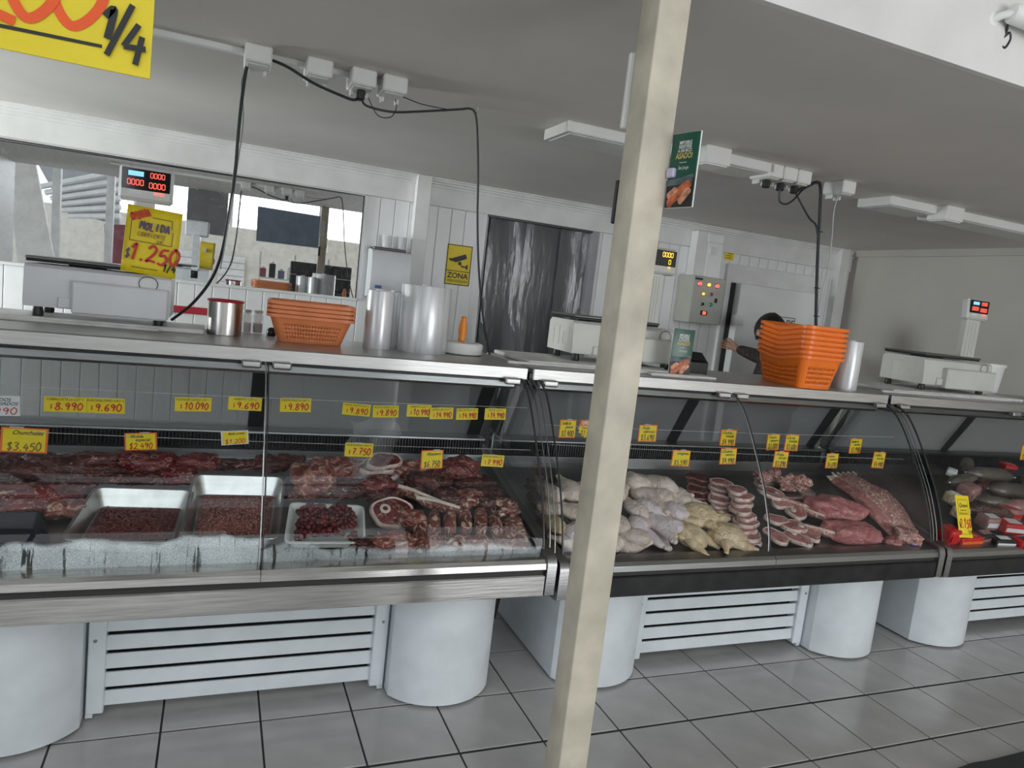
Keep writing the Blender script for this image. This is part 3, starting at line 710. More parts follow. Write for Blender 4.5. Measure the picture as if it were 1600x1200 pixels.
    for p in (x0 + e + .03, mid, x1 - e - .03):
        B().rings([[(p - .03, .685, .85), (p + .03, .685, .85), (p + .03, .715, .85), (p - .03, .715, .85)], [(p - .03, .485, 1.19), (p + .03, .485, 1.19), (p + .03, .515, 1.19), (p - .03, .515, 1.19)]]).obj('rear_post', 'dark_frame', t, **kw)
    return t
C1 = (-0.44, 1.551); C2 = (1.566, 3.546); C3 = (3.561, 5.55)
c1 = make_counter('nearest steel refrigerated counter with fogged glass and beef', C1[0], C1[1], 'steel', 'steel_case', True)
c2 = make_counter('middle refrigerated counter with chicken and pork and a black bumper', C2[0], C2[1], 'rail_black', 'steel_dark', False, .022)
c3 = make_counter('far right refrigerated counter with packed sausages beside the grey wall', C3[0], C3[1], 'rail_black', 'dark_frame', False, .026)

# ================================================================ pole, posters, things on the ceiling
po = thing('support_pole', 'square cream steel pole standing in front of the middle counter', 'pole', (1.27, -0.852, 0))
B().box((0, 0, H / 2), (0.08, 0.08, H), 0.005, seg=3).obj('shaft', 'pole_cream', po, 20)
B().box((-.02, .047, 1.98), (.06, .012, .17), .003).obj('side_plate', 'plastic_offwhite', po)
B().box((-.034, .045, 1.73), (.02, .01, .10), .003).obj('hook_strip', 'black', po)
def price_block(o, s, x, z, size, width, mat, **kw): return marker(o, s, x, z, size, width, mat, **kw)
# big yellow poster hanging from the header
ps = thing('offer_poster', 'big yellow hand-lettered offer poster hanging from the header at upper left', 'poster', (0.07, -0.965, 1.766))
b = B(); b.rings([[(-.20, 0, 0.003), (.194, 0, 0), (.200, 0, .56), (-.20, 0, .56)], [(-.20, .004, .003), (.194, .004, 0), (.200, .004, .56), (-.20, .004, .56)]])
b.obj('sheet', 'poster_yellow', ps, None); B().bx((-.199, .0042, .004), (.193, .006, .559)).obj('backing', 'tin_grey', ps, None)
def on_poster(u, v): q = P(u, v, 'Y', -.967); return q.x - .07, q.z - 1.766
PXP = (Vector((.1, -.967, 1.8)) - CAM).dot(Vector(ROT[2])) / FPX
for qi, (ch, u, v, hh, wd, mt, xs) in enumerate((('0', 118, -40, 145, 15, 'ink_orange', .98), ('0', 48, -54, 145, 15, 'ink_orange', .92), ('2', -30, -62, 150, 15, 'ink_orange', 1.0), ('1', 169, 37, 44, 11, 'ink_black', 1.0), ('/', 187, 45, 70, 9, 'ink_black', .9), ('4', 207, 69, 60, 9, 'ink_black', .95))):
    x, z = on_poster(u, v); marker(ps, ch, x, z, hh * PXP, wd * PXP, mt, xs=xs, slant=.12, y=-.0014 - .0008 * qi)
b = B(); b.rings([[(-.14, 0, .030), (-.14, 0, .036)], [(.125, 0, .032), (.125, 0, .037)]], closed=False, caps=False)
b.obj('underline', 'ink_black', ps, None, loc=(0, -.0014, 0))
B().bx((-.12, .004, .45), (-.10, .034, .47)).bx((.10, .004, .45), (.12, .034, .47)).obj('hanger', 'plastic_white', ps)

# promotional sign of the grill offer, used on the pole and on the counter
def capsule_poly(cx, cz, L, r, ang, y):
    pts = []
    for k in range(24):
        a = 2 * PI * k / 24; px = r * math.cos(a) + (L / 2 if math.cos(a) > 0 else -L / 2); pz = r * math.sin(a) + 0.12 * L * math.cos(px / L * 2)
        pts.append(Vector((cx + px * math.cos(ang) - pz * math.sin(ang), y, cz + px * math.sin(ang) + pz * math.cos(ang))))
    return pts
simple('grill_red', (0.52, 0.13, 0.055), 0.5, var=0.4, scale=60); simple('grill_light', (0.66, 0.30, 0.17), 0.5, var=0.35, scale=60)
simple('grill_dark', (0.025, 0.018, 0.018), 0.5, var=0.4, scale=40); simple('smoke_grey', (0.10, 0.14, 0.15), 0.5, var=0.3, scale=30)
def asado(label, loc, rot, w, h, foot):
    o = thing('promotion_sign', label, 'sign', loc, rot)
    B().box((0, 0.003, h / 2), (w, 0.004, h), w * .09, seg=3).obj('backing', 'ink_white', o)
    B().box((0, 0.0, h / 2), (w * .97, 0.003, h * .985), w * .08, seg=3).obj('panel', 'sign_green', o)
    pc = B().bx((-w * .478, -.0022, h * .012), (w * .478, -.0016, h * .40)).obj('picture', 'grill_dark', o, None)
    b = B()
    for (cx, cz, L, r, a) in ((-.05, .33, .75, .10, .05), (.2, .38, .4, .06, .2)): b.bm.faces.new([b.bm.verts.new(v) for v in capsule_poly(cx * w, cz * h, L * w, r * w, a, -.0024)])
    b.obj('smoke', 'smoke_grey', pc, None)
    for n, (cx, cz, L, r, a) in enumerate(((-.12, .14, .55, .13, .75), (.12, .25, .5, .12, .5), (.2, .15, .4, .11, .85), (-.25, .2, .3, .09, .6))):
        b = B(); b.bm.faces.new([b.bm.verts.new(v) for v in capsule_poly(cx * w, cz * h, L * w * .8, r * w, a, -.0026 - n * .0001)])
        b.obj('sausage_print', ('grill_red', 'grill_red', 'grill_light', 'grill_light')[n], pc, None)
    for n, s in enumerate(('IMPOSIBLE', 'RESISTIRSE', 'A UN RICO')):
        print_text(o, s, 0.02 * w, h * (.86 - n * .052), h * .062, 'ink_white', y=-.0022, bold=.02, xscale=.78 * w / h * 2)
    print_text(o, 'ASADO!', 0.02 * w, h * .685, h * .105, 'ink_gold', y=-.0022, bold=.03, xscale=.78 * w / h * 2)
    print_text(o, 'San Jorge', 0.03 * w, h * .53, h * .062, 'ink_white', y=-.0022, shear=.3, xscale=.8 * w / h * 2)
    b = B().box((0, -.002, h * .60), (w * .25, .0006, h * .006)); b.obj('rule', 'ink_white', o)
    if foot:
        B().box((0, 0.02, 0.004), (w * .9, 0.06, 0.006), .002).obj('foot', 'steel_bright', o)
    else:
        B().box((-w * .36, -.004, h * .47), (w * .3, .012, h * .13), .003).box((-w * .58, .006, h * .45), (w * .2, .02, h * .16), .003).obj('clip', 'clear_lilac', o)
    return o
ang = math.atan2(-0.068, 0.020)
asado('green grill promotion sign clipped to the side of the cream pole', (1.322, -.930, 1.722), (0, R(-1), ang), .078, .165, False)
asado('green grill promotion sign standing on the middle counter', tuple(P(1060, 587, 'Z', TOP + .003)), (0, 0, R(-8)), .108, .215, True)
p = P(1062, 588, 'Z', TOP); bx = thing('card_terminal', 'black card terminal dock standing behind the small grill sign', 'terminal', (2.50, .60, TOP))
B().prism([(-.06, 0), (-.06, .06), (.0, .105), (.05, .105), (.06, 0)], 'X', -.065, .10).obj('housing', 'black', bx, 20)
B().box((.02, -.035, .088), (.12, .06, .004), 0, Matrix.Rotation(R(36), 3, 'X')).obj('keypad', 'black_gloss', bx)

# white trunking and socket boxes on the ceiling, left
tk = B().bx((-.62, .448, H - .022), (0.97, .476, H), .003).obj('cable_trunking', 'plastic_white'); tag(tk, 'white cable trunking on the ceiling above the nearest counter', 'trunking')
def socket_box(name, label, x, y, w=.088, d=.085, h=.062, plug=False, group=None):
    o = thing(name, label, 'socket box', (x, y, H), None, group)
    B().bx((-w / 2, -d / 2, -h), (w / 2, d / 2, 0), .005).obj('housing', 'plastic_white', o)
    B().bx((-w * .4, -d * .40, -h - .006), (w * .4, d * .42, -h), .003).obj('cover', 'plastic_offwhite', o)
    for q in (-.31, .31): B().bx((w * q - w * .05, d * .1, -h - .022), (w * q + w * .05, d * .40, -h - .004)).obj('flap_hinge', 'plastic_offwhite', o)
    if plug:
        g = B().bx((-.014, -.025, -h - .042), (.014, .008, -h - .004), .005).obj('plug', 'black', o)
    return o
lb = ['white socket box on the ceiling trunking with the long scale cable', 'white socket box without plug, second along the left trunking', 'white socket box with a black plug above the nearest counter', 'white socket box at the right end of the left trunking']
for n, (u, v) in enumerate(((405, 74), (501, 100), (570, 118), (619, 128))):
    p = P(u, v, 'Y', .365); socket_box('socket_box', lb[n], p.x, .43, .088, .13, .058, plug=(n == 2), group='socket boxes of the left trunking')
def cable(name, label, pts, r, mat='cable_black', group=None, sub=6):
    """pts: (u, v, y) sight lines taken at depth y"""
    c = catmull([P(u, v, 'Y', y) for u, v, y in pts], sub)
    o = B().tube(c, r, 8).obj(name, mat); return tag(o, label, 'cable', group)
cable('power_cable', 'black cable hanging from the first socket box to the left scale', [(392, 99, .44), (384, 112, .44), (374, 190, .44), (367, 270, .46), (357, 340, .5), (345, 400, .55), (328, 440, .62), (300, 475, .68), (268, 500, .72)], .0058)
cable('power_cable', 'thin pale wire running beside the long left cable', [(398, 96, .46), (378, 125, .46), (380, 190, .46), (366, 290, .47), (352, 380, .5), (344, 420, .56)], .0022, 'tin_grey')
cable('power_cable', 'sagging black cable between the first and third socket boxes', [(420, 92, .42), (450, 105, .42), (490, 130, .42), (530, 148, .42), (552, 156, .42), (562, 152, .43)], .0052)
cable('power_cable', 'black cable from the plug to the ceiling hook and down to the counter edge', [(566, 146, .44), (567, 160, .43), (580, 168, .43), (615, 175, .44), (660, 174, .48), (715, 171, .53), (735, 170, .55), (743, 180, .55), (746, 215, .55), (747, 280, .55), (746, 340, .56), (748, 420, .58), (754, 490, .6), (760, 530, .62), (765, 554, .64)], .0045)
cable('power_cable', 'thin looped wire dangling below the last left socket box', [(575, 152, .45), (590, 180, .45), (610, 183, .45), (619, 170, .45), (621, 150, .45), (660, 163, .48), (705, 172, .52)], .0018)
hk = B().tube([(1.307, .55, H), (1.307, .55, H - .02), (1.30, .545, H - .026), (1.296, .55, H - .02)], .002, 6).obj('ceiling_hook', 'steel_bright'); tag(hk, 'tiny ceiling hook holding the black cable', 'hook')

# fluorescent fittings (unlit)
def fitting(label, x0, x1, y0, y1, h=.045):
    o = thing('light_fitting', label, 'light fitting', ((x0 + x1) / 2, (y0 + y1) / 2, H), None, 'unlit ceiling light fittings')
    B().bx((x0, y0, H - h), (x1, y1, H), .004).obj('housing', 'plastic_white', o, world=True)
    B().bx((x0 + .02, y0 + .02, H - h - .004), (x1 - .02, y1 - .015, H - h), .002).obj('diffuser', 'plastic_offwhite', o, world=True)
    B().bx((x0 - .003, y0 + .01, H - h - .002), (x0, y1 - .01, H - .004)).obj('end_plate', 'plastic_offwhite', o, world=True)
fitting('flat white unlit light fitting on the ceiling left of the pole', 1.66, 2.22, .44, .68)
fitting('flat white unlit light fitting on the ceiling right of the pole', 2.34, 2.70, .40, .62)
fitting('flat white unlit light fitting between the single socket box and the joint box', 3.56, 3.93, .50, .72)
fitting('long flat white unlit light fitting running off the right edge', 4.02, 5.2, .50, .72)
j1 = B().bx((2.27, .33, H - .075), (2.40, .45, H), .004).bx((2.28, .34, H - .079), (2.39, .44, H - .074)).obj('joint_box', 'plastic_white'); tag(j1, 'white joint box at the start of the fitting right of the pole', 'joint box')
j2 = B().bx((3.90, .44, H - .075), (4.03, .56, H), .004).bx((3.91, .45, H - .079), (4.02, .55, H - .074)).obj('joint_box', 'plastic_white'); tag(j2, 'white joint box between the two right-hand ceiling fittings', 'joint box')
for n, (x, l) in enumerate(((2.715, 'left white socket box of the row of three with a black plug'), (2.80, 'middle white socket box of the row of three with a black plug'), (2.885, 'right white socket box of the row of three with a black plug'))):
    socket_box('socket_box', l, x, .47, .082, .14, .06, True, 'socket boxes in a row of three')
socket_box('socket_box', 'single white socket box with a thin white wire hanging', 3.17, .47, .085, .13, .06, False)
cable('power_cable', 'thick black cable bundle hanging behind the orange baskets', [(1246, 298, .45), (1262, 290, .46), (1276, 285, .47), (1282, 292, .48), (1281, 330, .48), (1278, 390, .49), (1276, 450, .5), (1275, 500, .5), (1276, 540, .5)], .008)
cable('power_cable', 'short black cable loop under the row of three sockets', [(1218, 296, .45), (1218, 314, .45), (1228, 319, .45), (1240, 312, .45), (1254, 297, .46), (1270, 288, .47)], .0045)
cable('power_cable', 'black cable slanting from the third plug into the bundle', [(1241, 298, .46), (1250, 315, .46), (1264, 340, .47), (1275, 352, .48), (1278, 372, .485)], .0045)
cable('power_cable', 'thin white wire hanging from the single socket box', [(1312, 297, .46), (1303, 330, .46), (1300, 370, .47), (1294, 420, .48), (1284, 460, .49), (1278, 490, .5)], .0028, 'cable_white')
for u, v in ((1280, 362), (1276, 450), (1275, 494)):
    p = P(u, v, 'Y', .487); b = B().tube([p + Vector((.010 * math.cos(a * PI / 4), .010 * math.sin(a * PI / 4), 0)) for a in range(8)], .003, 5, loop=True).cyl(p + Vector((.01, 0, 0)), p + Vector((.02, -.003, 0)), .002, n=6)
    tag(b.obj('cable_tie', 'black'), ('upper', 'middle', 'lower')[(362, 450, 494).index(v)] + ' black tie around the cable bundle by the baskets', 'cable tie')
# security camera on the header
p = P(1542, 33, 'Y', YB)
sc = thing('security_camera', 'white bullet security camera mounted on the header at upper right', 'camera', (p.x, YB, p.z))
Rx = Matrix.Rotation(R(90), 4, 'X')
def along(prof, a, b, n=24):
    """lathe profile (r, t) from a towards b"""
    a = Vector(a); d = (Vector(b) - a).normalized(); q = d.to_track_quat('Z', 'Y').to_matrix()
    return [[a + q @ Vector((r * math.cos(2 * PI * k / n), r * math.sin(2 * PI * k / n), t)) for k in range(n)] for r, t in prof]
B().rings(along([(.033, 0), (.033, .008), (.026, .016), (.012, .022)], (0, 0, 0), (0, -1, 0))).obj('base', 'plastic_white', sc)
B().tube([(0, -.015, 0), (.012, -.035, .008), (.03, -.045, .012)], [.011, .010, .012], 12).obj('arm', 'plastic_white', sc)
B().rings(along([(.004, 0), (.022, .002), (.026, .01), (.026, .13), (.030, .132), (.030, .155), (.024, .158)], (.026, -.043, .016), (.18, -.07, .0))).obj('body', 'plastic_white', sc)
B().rings(along([(.024, .150), (.024, .157), (.0, .158)], (.026, -.043, .016), (.18, -.07, .0))).obj('lens', 'black_gloss', sc)
B().tube(catmull([(.04, -.03, 0), (.055, -.02, -.025), (.045, -.015, -.05), (.06, -.02, -.06), (.075, -.02, -.035), (.066, -.02, -.02), (.05, -.015, -.045), (.06, -.01, -.075), (.10, -.004, -.085)], 6), .0035, 6).obj('lead', 'black', sc)

# ================================================================ on the back wall
o = thing('towel_dispenser', 'white paper towel dispenser on the back wall', 'dispenser', (1.425, W, 1.37))
prof = [(-.0, 0), (-.13, .02), (-.165, .07), (-.175, .17), (-.165, .27), (-.13, .315), (0, .32)]
B().prism([(y, z) for y, z in [(q.x, q.y) for q in catmull([Vector((a, b, 0)) for a, b in prof], 4)]], 'X', -.13, .13).obj('cover', 'scale_white', o, 30)
B().bx((-.11, -.145, .008), (.11, -.05, .03), .008).obj('slot', 'dark_slot', o); B().bx((-.12, -.12, .315), (.1, -.01, .335), .006).obj('top_lid', 'dark_frame', o)
B().bx((-.10, -.178, .065), (-.055, -.172, .085), .003).obj('badge', 'ink_blue', o)
for n, x in enumerate((1.40, 1.50)):
    c = B().lathe([(.028, 0), (.036, .08), (.0375, .083), (.035, .08), (.027, .003)], 20).obj('plastic_cup', 'cup_clear'); c.location = (x, W - .07, 1.706)
    tag(c, ('clear plastic cup on the dispenser, the left one', 'clear plastic cup on the dispenser, the right one')[n], 'cup', 'cups on the towel dispenser')
o = thing('warning_sign', 'yellow video surveillance sign on the white wall', 'sign', (1.934, W - .003, 1.656))
B().box((0, 0, 0), (.184, .004, .28), .001).obj('plate', 'card_yellow', o)
b = B()
for s in (-1, 1): b.box((s * .0885, -.0025, 0), (.006, .001, .278)); b.box((0, -.0025, s * .137), (.182, .001, .006))
b.box((0, -.0025, -.042), (.18, .001, .005)); b.obj('border', 'ink_black', o)
b = B()
def poly(b, pts, y=-.003): b.bm.faces.new([b.bm.verts.new(Vector((q[0], y, q[1]))) for q in pts])
poly(b, [(-.066, .038), (.045, .082), (.058, .052), (-.02, .018), (-.055, .026)])
poly(b, [(-.075, .036), (-.06, .022), (-.052, .030), (-.068, .046)])
poly(b, [(-.005, .02), (.012, .028), (.022, .010), (.01, -.002), (-.005, .006)])
poly(b, [(.012, .006), (.022, -.012), (.055, -.014), (.055, -.004), (.028, -.002)]); poly(b, [(.055, .006), (.068, .010), (.068, -.026), (.055, -.022)])
b.obj('camera_symbol', 'ink_black', o, None)
print_text(o, 'ZONA', 0, -.075, .052, 'ink_black', y=-.003, bold=.025); print_text(o, 'VIDEOVIGILADA', 0, -.112, .024, 'ink_black', y=-.003, xscale=.85, bold=.01)
o = B().bx((.06, W - .012, 1.148), (.335, W, 1.192), .003).obj('wall_strip', 'red_paint'); tag(o, 'short red strip on the back wall beside the left scale', 'strip')
b = thing('control_box', 'grey electrical control box with lit lamps on the back wall', 'control box', (3.93, W, 1.44))
B().bx((-.15, -.2, 0), (.15, 0, .365), .005).obj('cabinet', 'box_grey', b); B().bx((-.148, -.206, .004), (.148, -.2, .361), .002).obj('door', 'box_grey', b)
B().bx((-.14, -.209, .335), (-.07, -.206, .35)).obj('name_plate', 'black', b)
for (u, v, r, m_, nm) in ((1093, 443, .016, 'lamp_red', 'lamp'), (1107, 445, .014, 'lamp_orange', 'lamp'), (1120, 447, .016, 'lamp_red', 'lamp'), (1098, 459, .011, 'lamp_orange', 'button'), (1111, 460, .011, 'red_paint', 'button'), (1097, 475, .011, 'black', 'knob'), (1110, 476, .013, 'lamp_green', 'button')):
    q = P(u, v, 'Y', W - .206)
    l = B().rings(along([(r * 1.3, 0), (r * 1.3, .004), (r, .006)], (0, 0, 0), (0, -1, 0), 16)).obj(nm + '_ring', 'steel_dark', b, world=True, loc=q)
    B().rings(along([(r, .003), (r * .95, .014), (r * .5, .02)], (0, 0, 0), (0, -1, 0), 16)).obj(nm, m_, l)
for (u, v, w_, h_, m_) in ((1118, 470, .022, .035, 'black'), (1099, 489, .06, .035, 'black')):
    q = P(u, v, 'Y', W - .206); k = B().box((0, -.004, 0), (w_, .012, h_), .003).obj('switch_bezel', m_, b, world=True, loc=q)
    if w_ > .05: B().box((0, -.011, 0), (.03, .006, .024), .002).obj('rocker', 'led_red', k)
B().rings(along([(.012, 0), (.012, .012), (.008, .02)], (0, 0, 0), (1, 0, 0), 14)).obj('side_knob', 'red_paint', b, world=True, loc=(4.08, W - .12, 1.62))
o = thing('cable_duct', 'white cable duct rising from the control box to the ceiling', 'duct', (3.97, W, 1.81))
B().bx((-.13, -.09, 0), (.13, 0, .35), .003).obj('duct_body', 'trim_white', o); B().bx((-.02, -.094, .0), (.125, -.09, .27), .002).obj('duct_lid', 'wall_white', o); B().bx((-.03, -.097, .28), (.12, -.09, .34), .002).obj('duct_joint', 'wall_white', o); B().bx((.0, -.1, .18), (.06, -.09, .24), .002).obj('duct_cover', 'trim_white', o)
o = thing('sticky_note', 'small yellow handwritten note on the back wall right of the duct', 'note', (4.235, W - .003, 2.04))
B().box((0, 0, 0), (.09, .002, .125)).obj('paper', 'card_yellow', o)
for k in range(6): B().box((rnd.uniform(-.008, .008), -.0015, .045 - k * .018), (rnd.uniform(.045, .07), .0006, .006)).obj('writing_line', 'ink_brown', o, None)

# ================================================================ scales
def seven(parent, n, x, z, h, mat, y):
    """a row of seven-segment zeros"""
    b = B(); w = h * .5; t = h * .12
    for k in range(n):
        cx = x + (k - (n - 1) / 2) * w * 1.45
        for s in (-1, 1): b.box((cx + s * w * .5, y, z + h * .25), (t, .001, h * .4)); b.box((cx + s * w * .5, y, z - h * .25), (t, .001, h * .4)); b.box((cx, y, z + s * h * .5), (w * .75, .001, t))
    return b.obj('digits', mat, parent, None)
def make_scale(label, loc, mat, w=.46, d=.29, rot=0.0, disp='red', post_x=.345, sc=1.0, dz=0.0, pw=.032, hw=.185):
    o = thing('price_scale', label, 'scale', loc, (0, 0, rot))
    bd = B().prism([(0, .035), (-.004, .06), (.006, .17), (.02, .182), (d - .02, .182), (d, .165), (d, .035)], 'X', 0, w).obj('body', mat, o, 25)
    B().bx((.15, -.035, .022), (w - .005, .01, .135), .006).obj('printer_drawer', mat, o)
    B().bx((.105, -.012, .035), (.15, .0, .075), .004).obj('step_block', mat, o)
    B().tube([(w - .075 + .031 * math.cos(a * PI / 16), -.002 - (.0), .150 + .026 * math.sin(a * PI / 16)) for a in range(32)], .0014, 5, loop=True).obj('ring_mark', 'dark_slot', o)
    for x in (.04, w - .04):
        for y in (.03, d - .03): B().lathe([(.017, 0), (.019, .012), (.014, .037)], 14, (x, y, 0)).obj('foot', 'black', o)
    B().bx((.0, .0, .197), (w * .80, d + .005, .208), .005).obj('platter', 'steel_dark', o); B().bx((.004, .004, .189), (w * .79, d, .197), .003).obj('platter_rim', 'black', o)
    B().bx((.12, .08, .18), (.24, .2, .192)).obj('platter_support', 'black', o)
    em = B()
    for (y0, y1, z0, z1) in ((.04, .046, .07, .15), (.04, .10, .066, .072), (.098, .104, .07, .125), (.14, .146, .06, .15), (.14, .20, .146, .152), (.198, .204, .06, .15)): em.bx((-.0025, y0, z0), (.001, y1, z1), .001, 1)
    em.obj('side_embossing', mat, o)
    ps_ = B().prism([(post_x - pw, .20), (post_x + pw, .20), (post_x + pw * .85, .24), (post_x - pw * .85, .24)], 'Z', .10, .46 + dz).obj('display_post', mat, o)
    rb = B()
    for k in (-1, 0, 1): rb.bx((post_x + k * pw * .5 - .002, .198, .14), (post_x + k * pw * .5 + .002, .201, .44 + dz))
    rb.obj('post_ridge', mat, ps_)
    dp = thing2 = B().box((0, 0, 0), (.185, .05, .128), .01, Matrix.Rotation(R(-6), 3, 'X')).obj('display_head', mat, o, loc=(post_x, .205, .515 + dz))
    B().box((0, -.026, .0), (.165, .003, .108), .004).obj('display_window', 'black_gloss', dp)
    if disp == 'red':
        B().box((-.035, -.0285, .036), (.052, .001, .018)).obj('label_bar', 'led_cyan', dp); seven(dp, 4, .038, .036, .018, 'led_red', -.0285)
        seven(dp, 4, -.036, .004, .020, 'led_red', -.0285); seven(dp, 4, .038, -.001, .020, 'led_red', -.0285); seven(dp, 3, .045, -.034, .017, 'led_red', -.0285)
        B().box((-.036, -.0285, -.033), (.04, .001, .014)).obj('label_bar', 'card_white', dp)
    else:
        for k, nn in enumerate((4, 1, 1)): seven(dp, nn, .045 if nn == 1 else .03, .034 - k * .034, .022, 'led_yellow', -.0285)
    return o
def board(label, x0, x1, y0, y1, z0=TOP, second=True):
    o = thing('cutting_board', label, 'board', ((x0 + x1) / 2, (y0 + y1) / 2, z0))
    B().bx((x0, y0, z0), (x1, y1, z0 + .018), .004).obj('slab', 'board_white', o, world=True)
    if second: B().bx((x0 - .1, y0 - .02, z0 - .0), (x1 - .15, y0 + .0, z0 + .012), .003).obj('under_slab', 'board_white', o, world=True)
    return o
board('white cutting board under the left scale', -.50, .345, .60, .86)
make_scale('left white price scale carrying the yellow offer sign', (-.235, .585 + .03, TOP + .018), 'scale_white', d=.24)
board('white cutting board under the scale left of the pole', 1.60, 2.34, .42, .84)
make_scale('grey price scale half hidden behind the cream pole', (1.862, .56, TOP + .018), 'scale_beige', disp='yellow', d=.26, dz=-.005, post_x=.525, w=.56)
board('white cutting board under the right-hand scale', 3.70, 4.75, .40, .86)
make_scale('right-hand grey price scale with a tall display post', (4.02, .50, TOP + .018), 'scale_beige', post_x=.60, w=.56, d=.28, dz=-.02, pw=.06)
fl_ = B().bx((2.17, .36, TOP), (2.52, .47, TOP + .012), .003).bx((2.16, .35, TOP), (2.4, .38, TOP + .008), .002).obj('cutting_board', 'board_white'); tag(fl_, 'thin white board lying flat before the small grill sign', 'board')
# yellow offer sign on the left scale
p = P(237, 378, 'Y', .60)
os_ = thing('offer_sign', 'yellow hand-lettered minced meat offer sign on the left scale', 'sign', (p.x, .60, p.z), (0, R(3.5), 0))
grid = []
for i in range(7):
    z = -.118 + .236 * i / 6; grid.append([((j / 8 - .5) * .178, -.008 * math.cos((j / 8 - .5) * 3) * (1 - i / 6) + .006, z) for j in range(9)])
bs = B().sheet(grid); sh = bs.obj('sheet', 'card_yellow', os_, 180); md = sh.modifiers.new('thickness', 'SOLIDIFY'); md.thickness = .0015; md.offset = 1
Y0 = -.006
marker(os_, 'OFERTA', -.045, .088, .024, .006, 'ink_red', y=Y0, xs=.62, roty=R(-24))
for (s, x, z, h_, w_, m_, xs) in (('MOLIDA', .005, .052, .027, .0055, 'ink_purple', .85), ('CORRIENTE', -.002, .022, .015, .0022, 'ink_brown', .95), ('CAT.', .03, .004, .011, .002, 'ink_brown', .9), ('$', -.072, -.052, .032, .005, 'ink_purple', .7), ('1.250', .012, -.046, .055, .0085, 'ink_red', .95), ('1/4', .066, -.085, .026, .005, 'ink_black', .8)):
    marker(os_, s, x, z, h_, w_, m_, y=Y0, xs=xs)
b = B()
for (a, c) in (((-.07, .07), (-.07, -.005)), ((-.07, -.005), (.066, -.005)), ((.066, -.005), (.066, .045)), ((.06, .055), (.06, .085)), ((.06, .085), (-.005, .085)), ((-.055, -.098), (.03, -.098))):
    d = Vector((c[0] - a[0], 0, c[1] - a[1])); nn = Vector((-d.z, 0, d.x)).normalized() * .0011
    A = Vector((a[0], 0, a[1])); Cc = Vector((c[0], 0, c[1])); b.quad(A + nn, Cc + nn, Cc - nn, A - nn)
b.obj('drawn_frame', 'ink_black', os_, None, loc=(0, Y0, 0))
B().bx((.0, .004, .03), (.02, .03, .06)).obj('clip', 'plastic_offwhite', os_)

# ================================================================ things standing on the counter tops
def at_top(u, v, dy=0.0, z=TOP):
    p = P(u, v, 'Z', z); return Vector((p.x, p.y + dy, z))
p = at_top(350, 525, .065)
o = thing('metal_tin', 'tall metal tin with a dark red rim on the nearest counter', 'tin', p)
B().lathe([(.062, 0), (.064, .002), (.064, .128), (.060, .128), (.060, .01)], 32).obj('can_body', 'tin_steel', o); B().tube([(.064 * math.cos(a * PI / 16), .064 * math.sin(a * PI / 16), .131) for a in range(32)], .0042, 8, loop=True).obj('rim', 'red_paint', o)
for n, (u, v) in enumerate(((384, 520), (402, 521))):
    p = at_top(u, v, .03); o = thing('glass_jar', ('left of two small clear jars behind the metal tin', 'right of two small clear jars beside the tan baskets')[n], 'jar', p, None, 'small clear jars')
    B().lathe([(.020, 0), (.022, .004), (.022, .07), (.017, .078), (.017, .084)], 20).obj('jar_body', 'cup_clear', o); B().lathe([(.019, .083), (.019, .094), (.017, .095)], 20).obj('lid', 'plastic_white', o); B().lathe([(.018, .002), (.019, .04), (.018, .041)], 16).obj('contents', 'scale_white', o)
p = at_top(425, 527, .06); o = B().lathe([(.016, 0), (.02, .01), (.019, .02), (.012, .032), (.003, .036)], 20).obj('black_knob_weight', 'black_gloss'); o.location = p; tag(o, 'small black rounded weight between the jars and the tan baskets', 'weight')

def rounded_rect(l, w, r, n=8):
    pts = []
    for cx, cy, a0 in ((l / 2 - r, w / 2 - r, 0), (-l / 2 + r, w / 2 - r, 90), (-l / 2 + r, -w / 2 + r, 180), (l / 2 - r, -w / 2 + r, 270)):
        for k in range(n + 1):
            a = R(a0 + 90 * k / n); pts.append((cx + r * math.cos(a), cy + r * math.sin(a)))
    out = []
    for i in range(len(pts)):
        a, b = Vector(pts[i]), Vector(pts[(i + 1) % len(pts)]); L = (b - a).length; m = max(1, int(L / .0062))
        for k in range(m): out.append(a.lerp(b, k / m))
    return out
def basket_mesh(l, w, h, taper, mat, wave=0.0, rows=14, hole_rows=(2, 10), band=0.022, slot=2):
    base = rounded_rect(l, w, .035); N = len(base); bm = bmesh.new(); vs = []
    for i in range(rows + 1):
        t = i / rows; s = taper + (1 - taper) * t; row = []
        for q in base:
            z = h * t + (wave * math.cos(2 * PI * q.x / l) * t if wave else 0)
            row.append(bm.verts.new((q.x * s, q.y * s, z)))
        vs.append(row)
    for i in range(rows):
        for j in range(N):
            k = (j + 1) % N; q = base[j]
            corner = abs(q.x) > l / 2 - .04 and abs(q.y) > w / 2 - .04
            if hole_rows[0] <= i < hole_rows[1] and i % 2 == 0 and j % slot != 0 and not corner: continue
            bm.faces.new((vs[i][j], vs[i][k], vs[i + 1][k], vs[i + 1][j]))
    bm.faces.new(vs[0][::-1])
    me = bpy.data.meshes.new('basket_wall'); bm.to_mesh(me); bm.free(); me.materials.append(MATS[mat])
    me.polygons.foreach_set('use_smooth', [True] * len(me.polygons)); me.set_sharp_from_angle(angle=R(50))
    out = [(q.x * 1.035, q.y * 1.045, h + (wave * math.cos(2 * PI * q.x / l) if wave else 0)) for q in base]
    b = B(); rr = []
    for q in out[::2]:
        n = Vector((q[0], q[1], 0)).normalized() * .004; v = Vector(q)
        rr.append([v - n, v + n + Vector((0, 0, -.001)), v + n + Vector((0, 0, -band)), v - n * .0 + Vector((0, 0, -band))])
    b.rings(rr, True, False, True)
    return me, b.mesh('basket_rim', mat)
